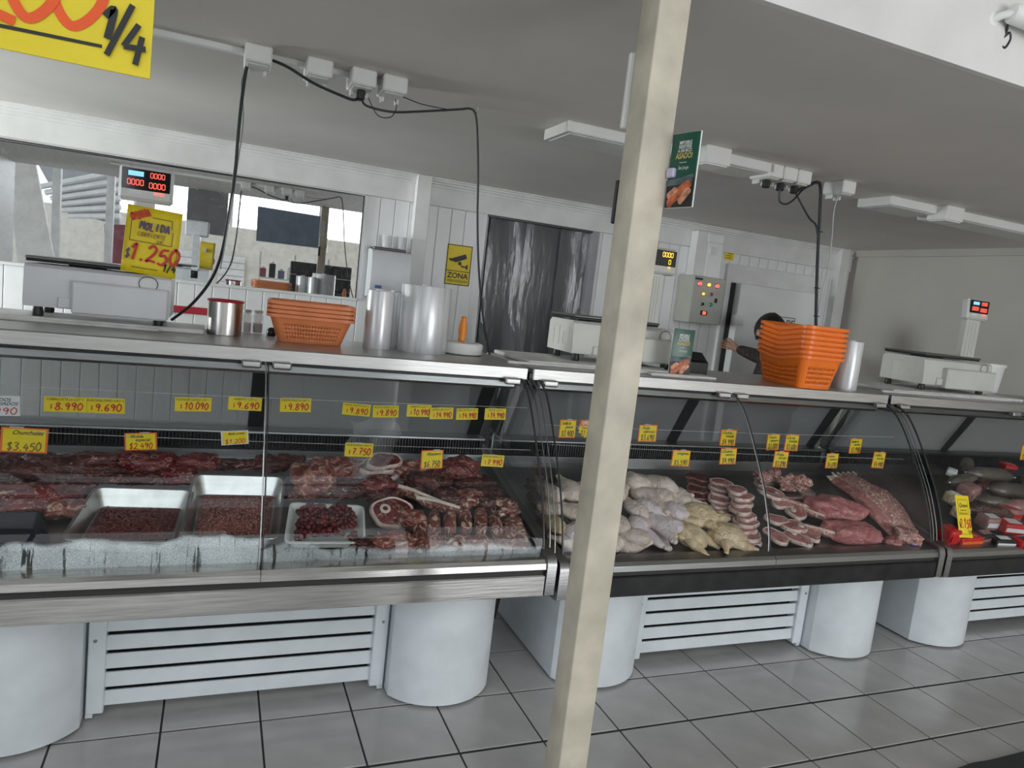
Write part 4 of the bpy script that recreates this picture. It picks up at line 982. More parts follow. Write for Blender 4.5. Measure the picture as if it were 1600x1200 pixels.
def basket(label, loc, rz, wall, rim, group, thick=.0025):
    o = thing('plastic_basket', label, 'basket', loc, (0, 0, rz), group)
    a = put('wall', wall, o); m_ = a.modifiers.new('thickness', 'SOLIDIFY'); m_.thickness = thick; m_.offset = -1
    put('rim', rim, o); return o
wl, rm = basket_mesh(.315, .22, .108, .76, 'basket_orange', rows=14, band=.013)
p = at_top(486, 538, .085)
for k, s in enumerate(('bottom', 'second', 'third', 'top')):
    basket(s + (' tan plastic basket' if k in (0, 3) else ' basket from the bottom') + ' of the nested stack of four on the nearest counter', (p.x, p.y, TOP + .001 + k * .0165), R(-4), wl, rm, 'nested tan baskets')
wl, rm = basket_mesh(.345, .245, .148, .80, 'basket_bright', wave=-.010, rows=14, hole_rows=(2, 10), band=.015)
p = at_top(1282, 610, .17)
names = ('bottom', 'second', 'third', 'fourth', 'fifth', 'sixth', 'top')
for k, s in enumerate(names):
    basket(s + (' basket of the tall bright orange stack on the middle counter' if k in (0, 6) else ' basket from the bottom of the tall bright orange stack'), (p.x, p.y, TOP + .001 + k * .0235), R(88), wl, rm, 'stacked bright orange baskets')

def roll(label, u, v, r, h, dy=None, group=None):
    p = at_top(u, v, r if dy is None else dy); o = thing('bag_roll', label, 'roll', p, None, group)
    B().lathe([(r * .99, 0), (r, .003), (r, h - .003), (r * .985, h), (.022, h), (.022, .01)], 36).obj('film', 'roll_plastic', o, 40)
    B().lathe([(.021, 0), (.021, h + .006), (.017, h + .006), (.017, .0)], 20).obj('core', 'card_white', o, 40)
roll('narrow upright roll of clear bags below the towel dispenser', 592, 546, .056, .235)
roll('slim roll of clear bags standing between the narrow and the wide roll', 620, 546, .045, .235, .11)
roll('wide upright roll of clear bags on the nearest counter', 668, 554, .104, .275)
roll('white upright roll standing behind the bright orange baskets', 1330, 610, .06, .245, .05)
p = at_top(1590, 628, .10); o = thing('white_bucket', 'white plastic bucket at the right end of the far counter', 'bucket', (4.78, .70, TOP + .018))
B().lathe([(.09, 0), (.10, .01), (.115, .17), (.12, .17), (.12, .18), (.112, .18), (.096, .015)], 36).obj('pail', 'plastic_white', o); B().lathe([(.123, .165), (.123, .182), (.115, .186), (.02, .187)], 36).obj('lid', 'plastic_white', o)
p = at_top(730, 557, .10); o = thing('meat_press', 'round white dish with an orange-handled press beside the wide roll', 'press', p)
B().lathe([(.085, 0), (.094, .006), (.096, .045), (.09, .052), (.03, .054)], 36).obj('dish', 'plastic_white', o)
B().lathe([(.011, .054), (.017, .062), (.015, .075), (.019, .10), (.018, .13), (.012, .15), (.013, .158), (.008, .164)], 20).obj('handle', 'handle_orange', o)
p = P(770, 950, 'Y', .45)
o = thing('power_strip', 'black power strip hanging by its cable between two counters', 'power strip', (p.x, .45, .06))
B().box((.0, 0, .10), (.055, .03, .17), .01, Matrix.Rotation(R(8), 3, 'Y')).obj('strip_body', 'black', o)
for k in range(3): B().rings(along([(.016, 0), (.016, .003), (.012, .003)], (-.008 + k * .007, -.0152, .05 + k * .05), (-.008 + k * .007, -1, .05 + k * .05), 14)).obj('socket', 'dark_frame', o)
B().box((-.012, -.016, .035), (.03, .001, .018)).obj('rating_label', 'card_white', o)
B().tube(catmull([(.012, 0, .18), (.016, 0, .24), (.01, .01, .33), (.0, .02, .45)], 5), .005, 6).tube(catmull([(.005, .012, .2), (-.03, .01, .22), (-.035, .01, .15), (-.04, .01, .05), (-.03, .0, .01)], 5), .0045, 6).obj('cord', 'black', o)
# dark mat at the lower right corner
pts = [(2.25, -.62), (2.40, -.615), (2.52, -.60)]
a = P(1490, 1200, 'Z', 0); c = P(1545, 1192, 'Z', 0); e = P(1600, 1178, 'Z', 0); d = (e - c).normalized()
poly2 = [(a.x - .05, a.y - .02), (a.x + (c.x - a.x) * .5, a.y + (c.y - a.y) * .62), (c.x, c.y), (e.x, e.y), (e.x + d.x * .6, e.y + d.y * .6), (e.x + d.x * .6, -.90), (a.x, -.90)]
o = thing('floor_mat', 'dark rubber mat edge at the lower right corner of the floor', 'mat', (e.x, -.75, 0)); B().prism(poly2, 'Z', 0.001, .012).obj('mat_sheet', 'mat_dark', o, None, world=True)

# ================================================================ meat in the counters
def D(u, v, h=0.0):
    """point on the sloping counter deck, h above it"""
    d = ray(u, v); k = (0.585 - (0.0 if u < 840 else .022) + h + 0.25 * CAM.y - CAM.z) / (d.z - 0.25 * d.y); return CAM + d * k
FWD = ROT[2]
def pxm(p): return (p - CAM).dot(Vector(FWD)) / FPX
SL = math.atan(0.25)
def blob_mesh(a, b, c, seed, lump=.22, fine=.05, sub=4, boxy=.0, cut=None):
    bm = bmesh.new(); bmesh.ops.create_icosphere(bm, subdivisions=sub, radius=1.0)
    o = Vector((seed * 3.17, seed * 1.31, seed * 2.3))
    for v in bm.verts:
        p = v.co.copy(); q = p.copy()
        if boxy:
            m = max(abs(p.x), abs(p.y), abs(p.z)); q = p.lerp(p / m * .85, boxy)
        r = 1 + lump * noise.noise(p * 1.4 + o) + lump * .5 * noise.noise(p * 2.9 + o * 2) + fine * noise.noise(p * 7 + o) + fine * .6 * noise.noise(p * 14 + o)
        q = q * r
        if q.z < -.55: q.z = -.55 + (q.z + .55) * .25
        if cut is not None and q.dot(cut[0]) > cut[1]: q -= cut[0] * (q.dot(cut[0]) - cut[1]) * .9
        v.co = Vector((q.x * a, q.y * b, q.z * c))
    me = bpy.data.meshes.new('flesh'); bm.to_mesh(me); bm.free()
    me.polygons.foreach_set('use_smooth', [True] * len(me.polygons)); return me
def rotm(rz, tilt=SL, roll=0.0): return (Matrix.Rotation(tilt, 3, 'X') @ Matrix.Rotation(roll, 3, 'Y') @ Matrix.Rotation(rz, 3, 'Z')).to_euler()
SEED = [1]
def meat(name, label, cat, u, v, w, h, mat, lift=0.0, rz=0.0, lump=.34, fine=.09, boxy=.35, cut=None, group=None, tilt=SL, roll=0.0, thick=.72, deep=.95):
    p0 = D(u, v, lift); s = pxm(p0); a = w * s / 2; H2 = h * s / 2
    c = H2 * thick; b = H2 * deep
    p = D(u, v, lift + c * .55); SEED[0] += 1
    me = blob_mesh(a, b, c, SEED[0], lump, fine, 4, boxy, cut); me.materials.append(MATS[mat])
    o = put(name, me, loc=p, rot=rotm(rz, tilt, roll)); return tag(o, label, cat, group)
def quad_tray(name, label, px, h, mat, flare=.86, rim=.012, cat='tray'):
    T = [D(u, v, h) for u, v in px]; c = sum(T, Vector()) / 4
    Bt = []
    for t in T:
        q = c + (t - c) * flare; Bt.append(Vector((q.x, q.y, deck_z(q.y) + .004)))
    def rnd_loop(Q, r=.25, n=4):
        out = []
        for i in range(4):
            p0, p1, p2 = Q[i - 1], Q[i], Q[(i + 1) % 4]; a = p1.lerp(p0, r * .4); e = p1.lerp(p2, r * .4)
            for k in range(n + 1):
                t = k / n; out.append(a * (1 - t) ** 2 + p1 * 2 * t * (1 - t) + e * t * t)
        return out
    lo, hi = rnd_loop(Bt), rnd_loop(T); out = [c + (p - c) * (1 + rim / .2) for p in hi]
    o = thing(name, label, cat, tuple(sum(Bt, Vector()) / 4)); e = Vector((0, 0, -.004))
    b = B(); b.rings([[p for p in lo], hi, out, [p + e for p in out]], True, False); b.bm.faces.new([b.bm.verts.new(p + Vector((0, 0, .0004))) for p in lo])
    b.obj('pan', mat, o, 40, world=True)
    return o, Bt, T
def mince(label, Bt, T, mat, seed, peak, lo_=.0, parent=None, bits=260, cover=1.0):
    """mound of minced meat lying in a tray: a rough heap with strands on it"""
    rnd = random.Random(seed); n, m = 44, 34; grid = []
    def pos(s, t):
        q = (Bt[0] * (1 - s) + Bt[1] * s) * (1 - t) + (Bt[3] * (1 - s) + Bt[2] * s) * t
        e = max(0.0, 1 - (abs(s - .5) * 2) ** 4) * max(0.0, 1 - (abs(t - .55) * 2 / .95) ** 4)
        hh = peak * (.45 + .75 * noise.noise(Vector((s * 2.2 + seed, t * 2.4, 1)))) * e * (.35 + .65 * min(1, t * 1.6)) + .006 * noise.noise(Vector((s * 22, t * 22, seed))) + .004 * noise.noise(Vector((s * 60, t * 60, seed)))
        return Vector((q.x, q.y, q.z + max(.002, hh)))
    for i in range(n + 1): grid.append([pos(.03 + .94 * i / n, .03 + .94 * j / m) for j in range(m + 1)])
    b = B().sheet(grid)
    for k in range(bits):
        s, t = rnd.uniform(.06, .94), rnd.uniform(.10, .95); p = pos(s, t) + Vector((0, 0, .002)); d = Vector((rnd.uniform(-1, 1), rnd.uniform(-1, 1), rnd.uniform(-.2, .5))).normalized() * rnd.uniform(.006, .014)
        b.tube([p - d, p + Vector((0, 0, .003)), p + d], [.0022, .0032, .0022], 5)
    o = b.obj('minced_meat', mat, None, 180); tag(o, label, 'minced meat', kind='stuff'); return o
# ---- nearest counter, left pane
o, bt, tp = quad_tray('meat_tray', 'shallow steel tray with a little dark minced meat', [(150, 762), (300, 767), (276, 845), (100, 840)], .055, 'tray_steel')
mince('thin dark minced meat left in the shallow steel tray', bt, tp, 'minced_dark', 3, .030, bits=300)
o, bt, tp = quad_tray('meat_tray', 'deeper steel tray heaped with pale minced meat behind the glass joint', [(305, 742), (443, 746), (432, 838), (286, 836)], .06, 'tray_steel')
mince('pale minced meat heaped in the deeper steel tray', bt, tp, 'minced_light', 7, .062, bits=520)
o, bt, tp = quad_tray('meat_tray', 'white foam tray of dark beef cubes', [(456, 786), (566, 791), (568, 846), (447, 846)], .035, 'foam_white')
rnd = random.Random(5); b = B()
for k in range(190):
    s, t = rnd.uniform(.04, .96), rnd.uniform(.02, .98); q = (bt[0] * (1 - s) + bt[1] * s) * (1 - t) + (bt[3] * (1 - s) + bt[2] * s) * t
    e = .02 + .035 * (1 - (2 * s - 1) ** 2) * rnd.uniform(.3, 1); r = rnd.uniform(.007, .013)
    b.box((q.x, q.y, q.z + e), (r * 2, r * 1.7, r * 1.5), r * .5, Matrix.Rotation(rnd.uniform(0, 6), 3, Vector((rnd.random(), rnd.random(), 1)).normalized()), 1)
tag(b.obj('beef_cubes', 'cubes_dark', None, 60), 'dark red beef cubes heaped in the white foam tray', 'beef cubes', kind='stuff')
o, bt, tp = quad_tray('meat_tray', 'black plastic tray at the lower left corner of the counter', [(-60, 800), (60, 800), (76, 846), (-60, 850)], .05, 'tray_black')
for n, (u, v, w, h, mt, lab, kw) in enumerate((
    (20, 735, 105, 72, 'beef_dark', 'dark brown beef cut at the left edge below the 3.450 card', dict(lift=.03)),
    (55, 783, 120, 58, 'beef_red', 'bright red beef cut with fat seams beside the black tray', dict(lift=.02, rz=.4)),
    (104, 796, 62, 44, 'beef_fatty', 'pale fatty beef end just left of the shallow tray', dict(lift=.015)),
    (112, 730, 140, 58, 'beef_dark', 'large dark beef slab left of the 2.490 card', dict(lift=.055, boxy=.3)),
    (104, 765, 84, 44, 'beef_dark', 'dark striped beef piece behind the shallow tray on the left', dict(lift=.02)),
    (222, 722, 98, 46, 'beef_red', 'dark red beef slab just below the 2.490 card', dict(lift=.06, boxy=.3)),
    (218, 746, 88, 34, 'beef_dark', 'blackish beef piece tucked behind the shallow tray rim', dict(lift=.03)),
    (278, 742, 56, 42, 'beef_red', 'round smooth red beef piece between the two steel trays', dict(lift=.03)),
    (308, 722, 66, 34, 'beef_red', 'red beef piece below the 1.200 card behind the deeper tray', dict(lift=.06)),
    (424, 726, 56, 34, 'beef_dark', 'small dark beef piece behind the glass joint', dict(lift=.045)),
    (385, 727, 36, 22, 'beef_dark', 'small blackish scrap of beef behind the deeper tray', dict(lift=.05)),
    (493, 750, 72, 76, 'beef_fatty', 'tall round beef piece marbled with fat beside the deeper tray', dict(lift=.035, boxy=.1)),
    (524, 731, 76, 46, 'beef_fatty', 'fat-capped beef piece under the 7.750 card', dict(lift=.075)),
    (538, 766, 66, 40, 'beef_dark', 'sliced dark beef bundle above the foam tray', dict(lift=.035, boxy=.4)),
    (588, 758, 62, 34, 'beef_red', 'flat red beef piece under the clear bag', dict(lift=.05)),
    (600, 774, 62, 32, 'beef_dark', 'dark beef piece above the round bone-in steak', dict(lift=.03)),
    (672, 755, 76, 48, 'beef_dark', 'dark beef piece right below the 6.750 card', dict(lift=.045)),
    (718, 733, 76, 48, 'beef_red', 'bright red beef top piece between the 6.750 and 7.990 cards', dict(lift=.07)),
    (742, 755, 72, 34, 'beef_dark', 'long dark beef piece at the back right corner', dict(lift=.05)),
    (618, 848, 70, 44, 'beef_fatty', 'fatty beef piece at the front glass below the bone-in steak', dict(lift=.01)),
    (465, 772, 40, 30, 'beef_dark', 'dark beef end between the deeper tray and the foam tray', dict(lift=.02)),
    (640, 735, 60, 40, 'beef_fatty', 'pale fat-streaked beef piece behind the pink tray', dict(lift=.06)),
    (645, 812, 48, 34, 'beef_fatty', 'fat-streaked beef piece touching the bone-in steak on its right', dict(lift=.03)),
    (762, 776, 60, 34, 'beef_dark', 'dark beef slab leaning at the side glass', dict(lift=.04)),
    (170, 742, 60, 34, 'beef_red', 'red beef wedge between the two dark slabs on the left', dict(lift=.03)),
    (350, 726, 46, 26, 'beef_dark', 'dark flat beef piece directly behind the deeper tray', dict(lift=.05)),
    (455, 722, 44, 30, 'beef_dark', 'dark beef piece just right of the glass joint at the back', dict(lift=.05)),
    (20, 770, 80, 40, 'beef_fatty', 'pink fatty flap at the far left above the black tray', dict(lift=.04)),
    (572, 850, 44, 30, 'beef_dark', 'dark beef end between the foam tray and the front glass', dict(lift=.01)),
)):
    meat('beef_cut', lab, 'beef cut', u, v, w, h, mt, group='beef cuts in the nearest counter', **kw)
# steaks: outline plates with fat rim and bone
def kidney(a, b, n=40, dent=.18, seed=0):
    pts = []
    for k in range(n):
        t = 2 * PI * k / n; r = 1 - dent * max(0, math.cos(t - 4.4)) ** 3 + .06 * math.sin(3 * t + seed) + .04 * math.sin(5 * t + seed * 2); pts.append(Vector((a * r * math.cos(t), b * r * math.sin(t), 0)))
    return pts
def steak_parts(a, b, th, seed, lean, fat):
    out = kidney(a, b, seed=seed); inn = [p * .86 for p in out]; up = Vector((0, 0, th / 2))
    m1 = B().rings([[p * .96 - up for p in inn], [p - up * .6 for p in inn], [p + up * .8 for p in inn], [p * .9 + up for p in inn]]).mesh('lean', lean, 60)
    m2 = B().rings([[p * .9 - up * .95 for p in out], [p - up * .7 for p in out], [p * 1.01 for p in out], [p + up * .7 for p in out], [p * .93 + up * 1.02 for p in out], [p * .86 + up * .8 for p in out]], True, False).mesh('fat_rim', fat, 60)
    return m1, m2
def steak(name, label, cat, p, rot, meshes, group=None, bone=None):
    o = thing(name, label, cat, p, rot, group); put('lean', meshes[0], o); put('fat_rim', meshes[1], o)
    if bone: B().lathe([(bone, 0), (bone, .012), (bone * .5, .014), (bone * .45, .006)], 16, (0, 0, .0)).obj('bone', 'bone', o, loc=(-.02, .02, .004))
    return o
sm = steak_parts(.078, .07, .028, 1, 'beef_red', 'fat_white')
steak('beef_steak', 'round bone-in beef steak with white fat rim in the nearest counter', 'steak', D(612, 803, .04), rotm(.3, R(38)), sm, bone=.02)
sm2 = steak_parts(.075, .05, .02, 3, 'beef_red', 'fat_white')
for n, (u, v, l) in enumerate(((592, 733, .09), (588, 724, .115), (600, 716, .14))):
    steak('beef_steak', ('lowest', 'middle', 'top')[n] + ' fat-rimmed beef steak wrapped in the clear bag', 'steak', D(u, v + 6, l - .02), rotm(.2 * n, R(22)), sm2, 'steaks in the clear bag')
# bag of clear film over those steaks
bag = []
for i in range(13):
    row = []
    for j in range(11):
        s, t = i / 12, j / 10; q = P(545 + 75 * s + 8 * math.sin(t * 9), 655 + 88 * t + 5 * math.sin(s * 8), 'Y', .36 + .07 * math.sin(s * 5 + t * 4) - .08 * t); row.append(q)
    bag.append(row)
tag(B().sheet(bag).obj('clear_bag', 'bag_clear', None, 180), 'crumpled clear plastic bag around steaks under the 9.890 cards', 'bag')
o = thing('pink_tray', 'pink plastic tray lying behind the 6.750 card', 'tray', D(655, 738, .06), rotm(0)); B().box((0, 0, 0), (.17, .08, .03), .01).obj('pan', 'pink_tray', o); B().box((0, 0, .0155), (.14, .055, .003), .001).obj('film', 'glass', o)
# long bone strips and the row of short ribs on the right
def strip_mesh(L, w, t, seed, ridges=3):
    grid = []; n = 26
    for i in range(n + 1):
        s = i / n; x = (s - .5) * L; k = (math.sin(PI * min(1, max(0, s * .96 + .02)))) ** .35; ring = []
        for j in range(20):
            a = 2 * PI * j / 20; cw, ct = math.cos(a), math.sin(a)
            r = 1 + .10 * math.sin(ridges * a + s * 2) + .12 * noise.noise(Vector((s * 5 + seed, cw * 1.5, ct * 1.5)))
            ring.append((x, cw * abs(cw) ** -.3 * w / 2 * k * r if abs(cw) > 1e-4 else 0, ct * t / 2 * k * r + .12 * t * math.sin(s * 3 + seed)))
        grid.append(ring)
    return B().rings(grid)
for n, (u, v, L, w, az, lab) in enumerate(((655, 775, .26, .045, -.7, 'long bone-in beef strip slanting above the short ribs'), (690, 790, .20, .04, -.5, 'shorter bone-in beef strip beside the long slanting one'))):
    o = put('beef_strip', strip_mesh(L, w, .035, n + 2).mesh('strip', 'beef_rib', 180), loc=D(u, v, .06), rot=rotm(az)); tag(o, lab, 'beef strip')
    B().tube([(-L * .48, -.01, .012), (-L * .1, -.012, .022), (L * .35, -.008, .016)], [.008, .007, .006], 8).obj('bone', 'bone', o)
ord_ = ('first', 'second', 'third', 'fourth', 'fifth', 'sixth', 'seventh', 'eighth')
ribs_px = ((655, 838), (678, 826), (702, 822), (726, 818), (750, 818), (773, 822), (796, 828), (812, 836))
for n, (u, v) in enumerate(ribs_px):
    p = D(u, v, .03); b = strip_mesh(.155 + .02 * math.sin(n * 2), .05, .06, n + 9)
    o = put('beef_rib', b.mesh('strip', 'beef_rib', 180), loc=p, rot=rotm(R(78 + 6 * math.sin(n * 3)), SL + .18)); tag(o, ord_[n] + ' fatty short rib from the left in the front row by the side glass', 'beef rib', 'short ribs in the nearest counter')
    B().lathe([(.010, 0), (.011, .005), (.007, .009), (.002, .01)], 12).obj('bone', 'bone', o, loc=(-.074, 0, .004), rot=(0, R(-90), 0))
for n, (u, v) in enumerate(((676, 846), (715, 850), (752, 850), (788, 850))):
    meat('beef_rib', ord_[n] + ' pale fat end under the short ribs, counted from the left', 'beef rib', u, v, 44, 34, 'beef_rib', lift=.0, group='fat ends under the short ribs')
for n, (u, v) in enumerate(((700, 778), (735, 780), (765, 785), (790, 795))):
    meat('beef_cut', ord_[n] + ' dark chunk from the left behind the short ribs', 'beef cut', u, v, 44, 36, ('beef_dark', 'beef_rib', 'beef_dark', 'beef_rib')[n], lift=.05, group='dark chunks behind the short ribs')

# ---- middle counter: chicken
def chicken_leg(k=1.0, seed=0, bend=.03):
    sp = [(-.082, .0, 0), (-.062, .004, 0), (-.03, .006, .002), (.01, 0, .002), (.045, -.4 * bend, 0), (.078, -.9 * bend, -.002), (.105, -1.2 * bend, -.003), (.118, -1.35 * bend, -.003), (.126, -1.4 * bend, -.003)]
    rr = [.006, .036, .050, .047, .034, .022, .0145, .0165, .008]
    c = catmull([Vector(p) * k for p in sp], 4); rs = []
    for i in range(len(c)):
        t = i / (len(c) - 1) * (len(rr) - 1); a = int(min(t, len(rr) - 2)); rs.append((rr[a] + (rr[a + 1] - rr[a]) * (t - a)) * k)
    b = B(); b.tube(c, rs, 16)
    for v in b.bm.verts:
        q = v.co * (1 / k); f = 1 + .16 * noise.noise(q * 22 + Vector((seed, 0, 0))) + .05 * noise.noise(q * 60 + Vector((seed, 3, 0)))
        v.co = Vector((v.co.x, v.co.y * f, v.co.z * f * .72))
    return b
def chicken(label, u, v, w, mat, lift=.0, rz=0.0, roll=0.0, seed=1, bend=.03):
    p = D(u, v, lift + .02); k = w * pxm(p) / .235; p = p + Vector((0, max(0.0, -.005 - p.y + .12 * k * max(0, -math.sin(rz)) * .7), 0))
    o = put('chicken_quarter', chicken_leg(k, seed, bend).mesh('leg_quarter', mat, 180), loc=p, rot=rotm(rz, SL, roll)); tag(o, label, 'chicken', 'chicken legs in the middle counter')
    B().lathe([(.011 * k, 0), (.0125 * k, .006 * k), (.008 * k, .012 * k), (.002, .013 * k)], 12).obj('knuckle', 'bone', o, loc=(.120 * k, -1.38 * bend * k, -.003 * k), rot=(0, R(90), R(-18)))
    return o
cl = [(858, 768, 80, 'chicken_pale', .09, 2.2), (890, 765, 84, 'chicken_pale', .10, 1.7), (915, 772, 84, 'chicken_pale', .09, -1.2), (862, 795, 78, 'chicken_pale', .06, .4), (898, 800, 84, 'chicken_pale', .06, 2.6), (928, 800, 80, 'chicken_lilac', .06, -.6), (870, 822, 78, 'chicken_yellow', .03, -.9), (902, 828, 84, 'chicken_lilac', .035, .9), (925, 838, 84, 'chicken_lilac', .03, 2.3), (900, 853, 84, 'chicken_pale', .0, 3.0), (925, 858, 80, 'chicken_pale', .0, .3),
      (1000, 755, 84, 'chicken_pale', .10, .4), (1028, 757, 90, 'chicken_pale', .10, 2.5), (1010, 775, 84, 'chicken_pale', .08, -.9), (1040, 775, 84, 'chicken_pale', .08, .5), (992, 795, 80, 'chicken_pale', .06, 1.9), (1020, 797, 84, 'chicken_lilac', .065, -.5), (1048, 797, 84, 'chicken_lilac', .06, 2.4), (1000, 818, 80, 'chicken_lilac', .045, .8), (1028, 818, 86, 'chicken_lilac', .045, -1.0), (1052, 822, 84, 'chicken_lilac', .035, -.4), (990, 838, 80, 'chicken_pale', .025, 2.8), (1015, 842, 86, 'chicken_lilac', .02, -.7), (1044, 842, 84, 'chicken_lilac', .02, -1.3), (998, 860, 84, 'chicken_pale', .0, .2), (1035, 861, 80, 'chicken_pale', .0, -1.6), (965, 770, 84, 'chicken_pale', .08, .9), (960, 815, 84, 'chicken_pale', .04, 2.1), (965, 852, 84, 'chicken_pale', .01, .6)]
rowname = {0: 'back row', 1: 'second row', 2: 'third row', 3: 'front row'}
cl_l = [c for c in cl if c[0] < 950]; cl_r = [c for c in cl if c[0] >= 950]
def chick_rows(lst, side):
    rows = {}
    for c in lst: rows.setdefault(0 if c[1] < 780 else 1 if c[1] < 812 else 2 if c[1] < 847 else 3, []).append(c)
    for r, cs in rows.items():
        for n, c in enumerate(sorted(cs)):
            chicken('%s raw chicken leg, %s %s of the pole' % (ord_[n].capitalize(), rowname[r], side), c[0], c[1], c[2], c[3], c[4], c[5], .25 * math.sin(c[0]), c[0] * .37, .03 + .02 * math.sin(c[1]))
chick_rows(cl_l, 'left'); chick_rows(cl_r, 'right')
def whole_chicken(label, u, v, w, h, mat, lift=0, rz=0.0):
    p0 = D(u, v, lift); s = pxm(p0); a = w * s / 2; SEED[0] += 1
    o = thing('whole_chicken', label, 'chicken', D(u, v, lift + a * .45), rotm(rz), 'whole chickens in the middle counter')
    me = blob_mesh(a, a * .78, a * .60, SEED[0], .14, .02); me.materials.append(MATS[mat]); put('carcass', me, o)
    for sd in (-1, 1):
        put('drumstick', chicken_leg(a / .12, sd, .02 * sd).mesh('drumstick', mat, 180), o, loc=(a * .45, sd * a * .52, -a * .05), rot=(0, R(8), sd * .35))
        put('wing', chicken_leg(a / .16, sd + 3, .05 * sd).mesh('wing', mat, 180), o, loc=(-a * .35, sd * a * .70, a * .02), rot=(0, 0, PI - sd * .6))
whole_chicken('yellowish whole chicken with a red cut beside the chicken legs', 1078, 836, 58, 40, 'chicken_yellow', 0, R(-60))
whole_chicken('yellowish whole chicken lying in front of the pork chop stack', 1135, 838, 62, 40, 'chicken_yellow', 0, R(-10))
whole_chicken('brownish whole chicken behind the two yellow ones', 1092, 806, 62, 40, 'chicken_yellow', .03, R(160))
whole_chicken('pale whole chicken at the back beside the dark slices', 1062, 778, 48, 44, 'chicken_pale', .06, R(90))
meat('chicken_strip', 'flat yellow chicken back piece between the whole chickens and chops', 'chicken', 1120, 812, 52, 26, 'chicken_yellow', lift=.04, rz=.3)
# dark slices and pork chops
dk = steak_parts(.062, .05, .016, 5, 'beef_dark', 'beef_fatty')
for n in range(6):
    steak('meat_slice', ord_[n] + ' dark meat slice from the bottom, behind the pork chops', 'meat slice', D(1092 + 2 * math.sin(n * 2), 794 - n * 9.5, .02 + n * .006), rotm(.3 * math.sin(n), R(12)), dk, 'stack of dark slices')
pc = steak_parts(.066, .052, .019, 2, 'pork', 'fat_white'); pc2 = steak_parts(.060, .046, .018, 4, 'pork', 'fat_white')
for n in range(9):
    steak('pork_chop', ord_[n] .capitalize() + ' pork chop from the bottom of the front stack' if n < 8 else 'Topmost pork chop of the front stack', 'pork chop', D(1172 - n * 2.2 + 3 * math.sin(n * 2.1), 848 - n * 10.2, .012 + n * .011), rotm(.5 + .25 * math.sin(n * 1.7), R(6)), pc if n % 2 else pc2, 'front stack of pork chops')
for n in range(6):
    steak('pork_chop', ord_[n].capitalize() + ' pork chop from the bottom of the rear stack', 'pork chop', D(1128 + 2 * math.sin(n * 2.4), 800 - n * 9.0, .03 + n * .008), rotm(-.3 + .3 * math.sin(n * 1.3), R(8)), pc2 if n % 2 else pc, 'rear stack of pork chops')
for n, (u, v, az, l) in enumerate(((1222, 788, .2, .05), (1245, 800, -.4, .045), (1213, 812, .6, .03), (1240, 822, -.2, .03), (1212, 838, .3, .012), (1245, 842, -.6, .012), (1268, 836, .1, .012), (1205, 770, .5, .07))):
    steak('pork_chop', ord_[n].capitalize() + ' loose bony pork chop right of the glass joint, counted from the back', 'pork chop', D(u, v, l + .012), rotm(az + 1.2 * n, R(14 + 5 * math.sin(n * 2))), pc if n % 2 else pc2, 'loose pork chops', bone=.014 if n % 2 else None)
for n, (u, v, L, az) in enumerate(((1232, 785, .20, -.55), (1262, 800, .18, -.7), (1285, 830, .22, -.5))):
    o = put('pork_rib_strip', strip_mesh(L, .035, .03, n + 31).mesh('strip', 'pork_rib', 180), loc=D(u, v, .065 - .015 * n), rot=rotm(az)); tag(o, ord_[n].capitalize() + ' pale pork strip from the left, right of the chops', 'pork strip', 'pale pork strips'); B().tube([(-L * .46, -.008, .010), (0, -.010, .014), (L * .4, -.006, .010)], .005, 6).obj('bone', 'bone', o)
meat('pork_cut', 'smooth large pink pork leg piece at the front of the middle counter', 'pork cut', 1330, 832, 112, 46, 'pork_lean', lift=.005, rz=-.15, lump=.26)
meat('pork_cut', 'knobbly pink pork piece behind the smooth pork leg piece', 'pork cut', 1298, 796, 100, 52, 'pork_lean', lift=.03, rz=-.3, lump=.35)
meat('pork_cut', 'small pink pork piece beside the blue clip at the right', 'pork cut', 1395, 848, 34, 24, 'pork_lean', lift=0)
meat('pork_cut', 'pale pork foot end with bone at the right front corner', 'pork cut', 1416, 838, 44, 36, 'pork_rib', lift=.015, rz=-.5)
def rack(label, u0, v0, u1, v1, wpx, l0, l1, seed, mat):
    a, e = D(u0, v0, l0), D(u1, v1, l1); d = e - a; L = d.length; w = wpx * pxm(a); d.normalize(); nr = Vector((0, -.35, 1)).normalized(); sd = nr.cross(d).normalized(); nr = d.cross(sd)
    rings = []; n = 40
    for i in range(n + 1):
        s = i / n; k = max(.25, math.sin(PI * (.06 + .88 * s)) ** .4); ring = []
        for j in range(32):
            t = 2 * PI * j / 32; x = math.cos(t); y = math.sin(t)
            ridge = .10 * math.cos(x * 17) if y > 0 else 0
            r = 1 + .14 * noise.noise(Vector((s * 6 + seed, x * 2, y * 2))) + .06 * noise.noise(Vector((s * 22, x * 7, y + seed)))
            ring.append(a + d * (L * s) + sd * (x * w / 2 * k * r) + nr * ((y * .026 + ridge * .045 * (1 if y > 0 else 0) + .03 * math.sin(PI * s)) * k * r))
        rings.append(ring)
    o = thing('rib_rack', label, 'rib rack', a)
    B().rings(rings).obj('rack', mat, o, 180, world=True)
    for m_ in range(5):
        x = -.75 + m_ * .375; b = a + sd * (x * w / 2) + nr * .012
        B().tube([b - d * .006, b + d * .02], [.006, .007], 8).obj('rib_end', 'bone', o, world=True)
rack('long pork rib rack slanting down to the front right corner', 1316, 742, 1422, 834, 62, .10, .03, 4, 'pork_rib')
rack('narrow pork rib rack lying left of the long slanting rack', 1300, 748, 1398, 838, 30, .09, .015, 9, 'pork')
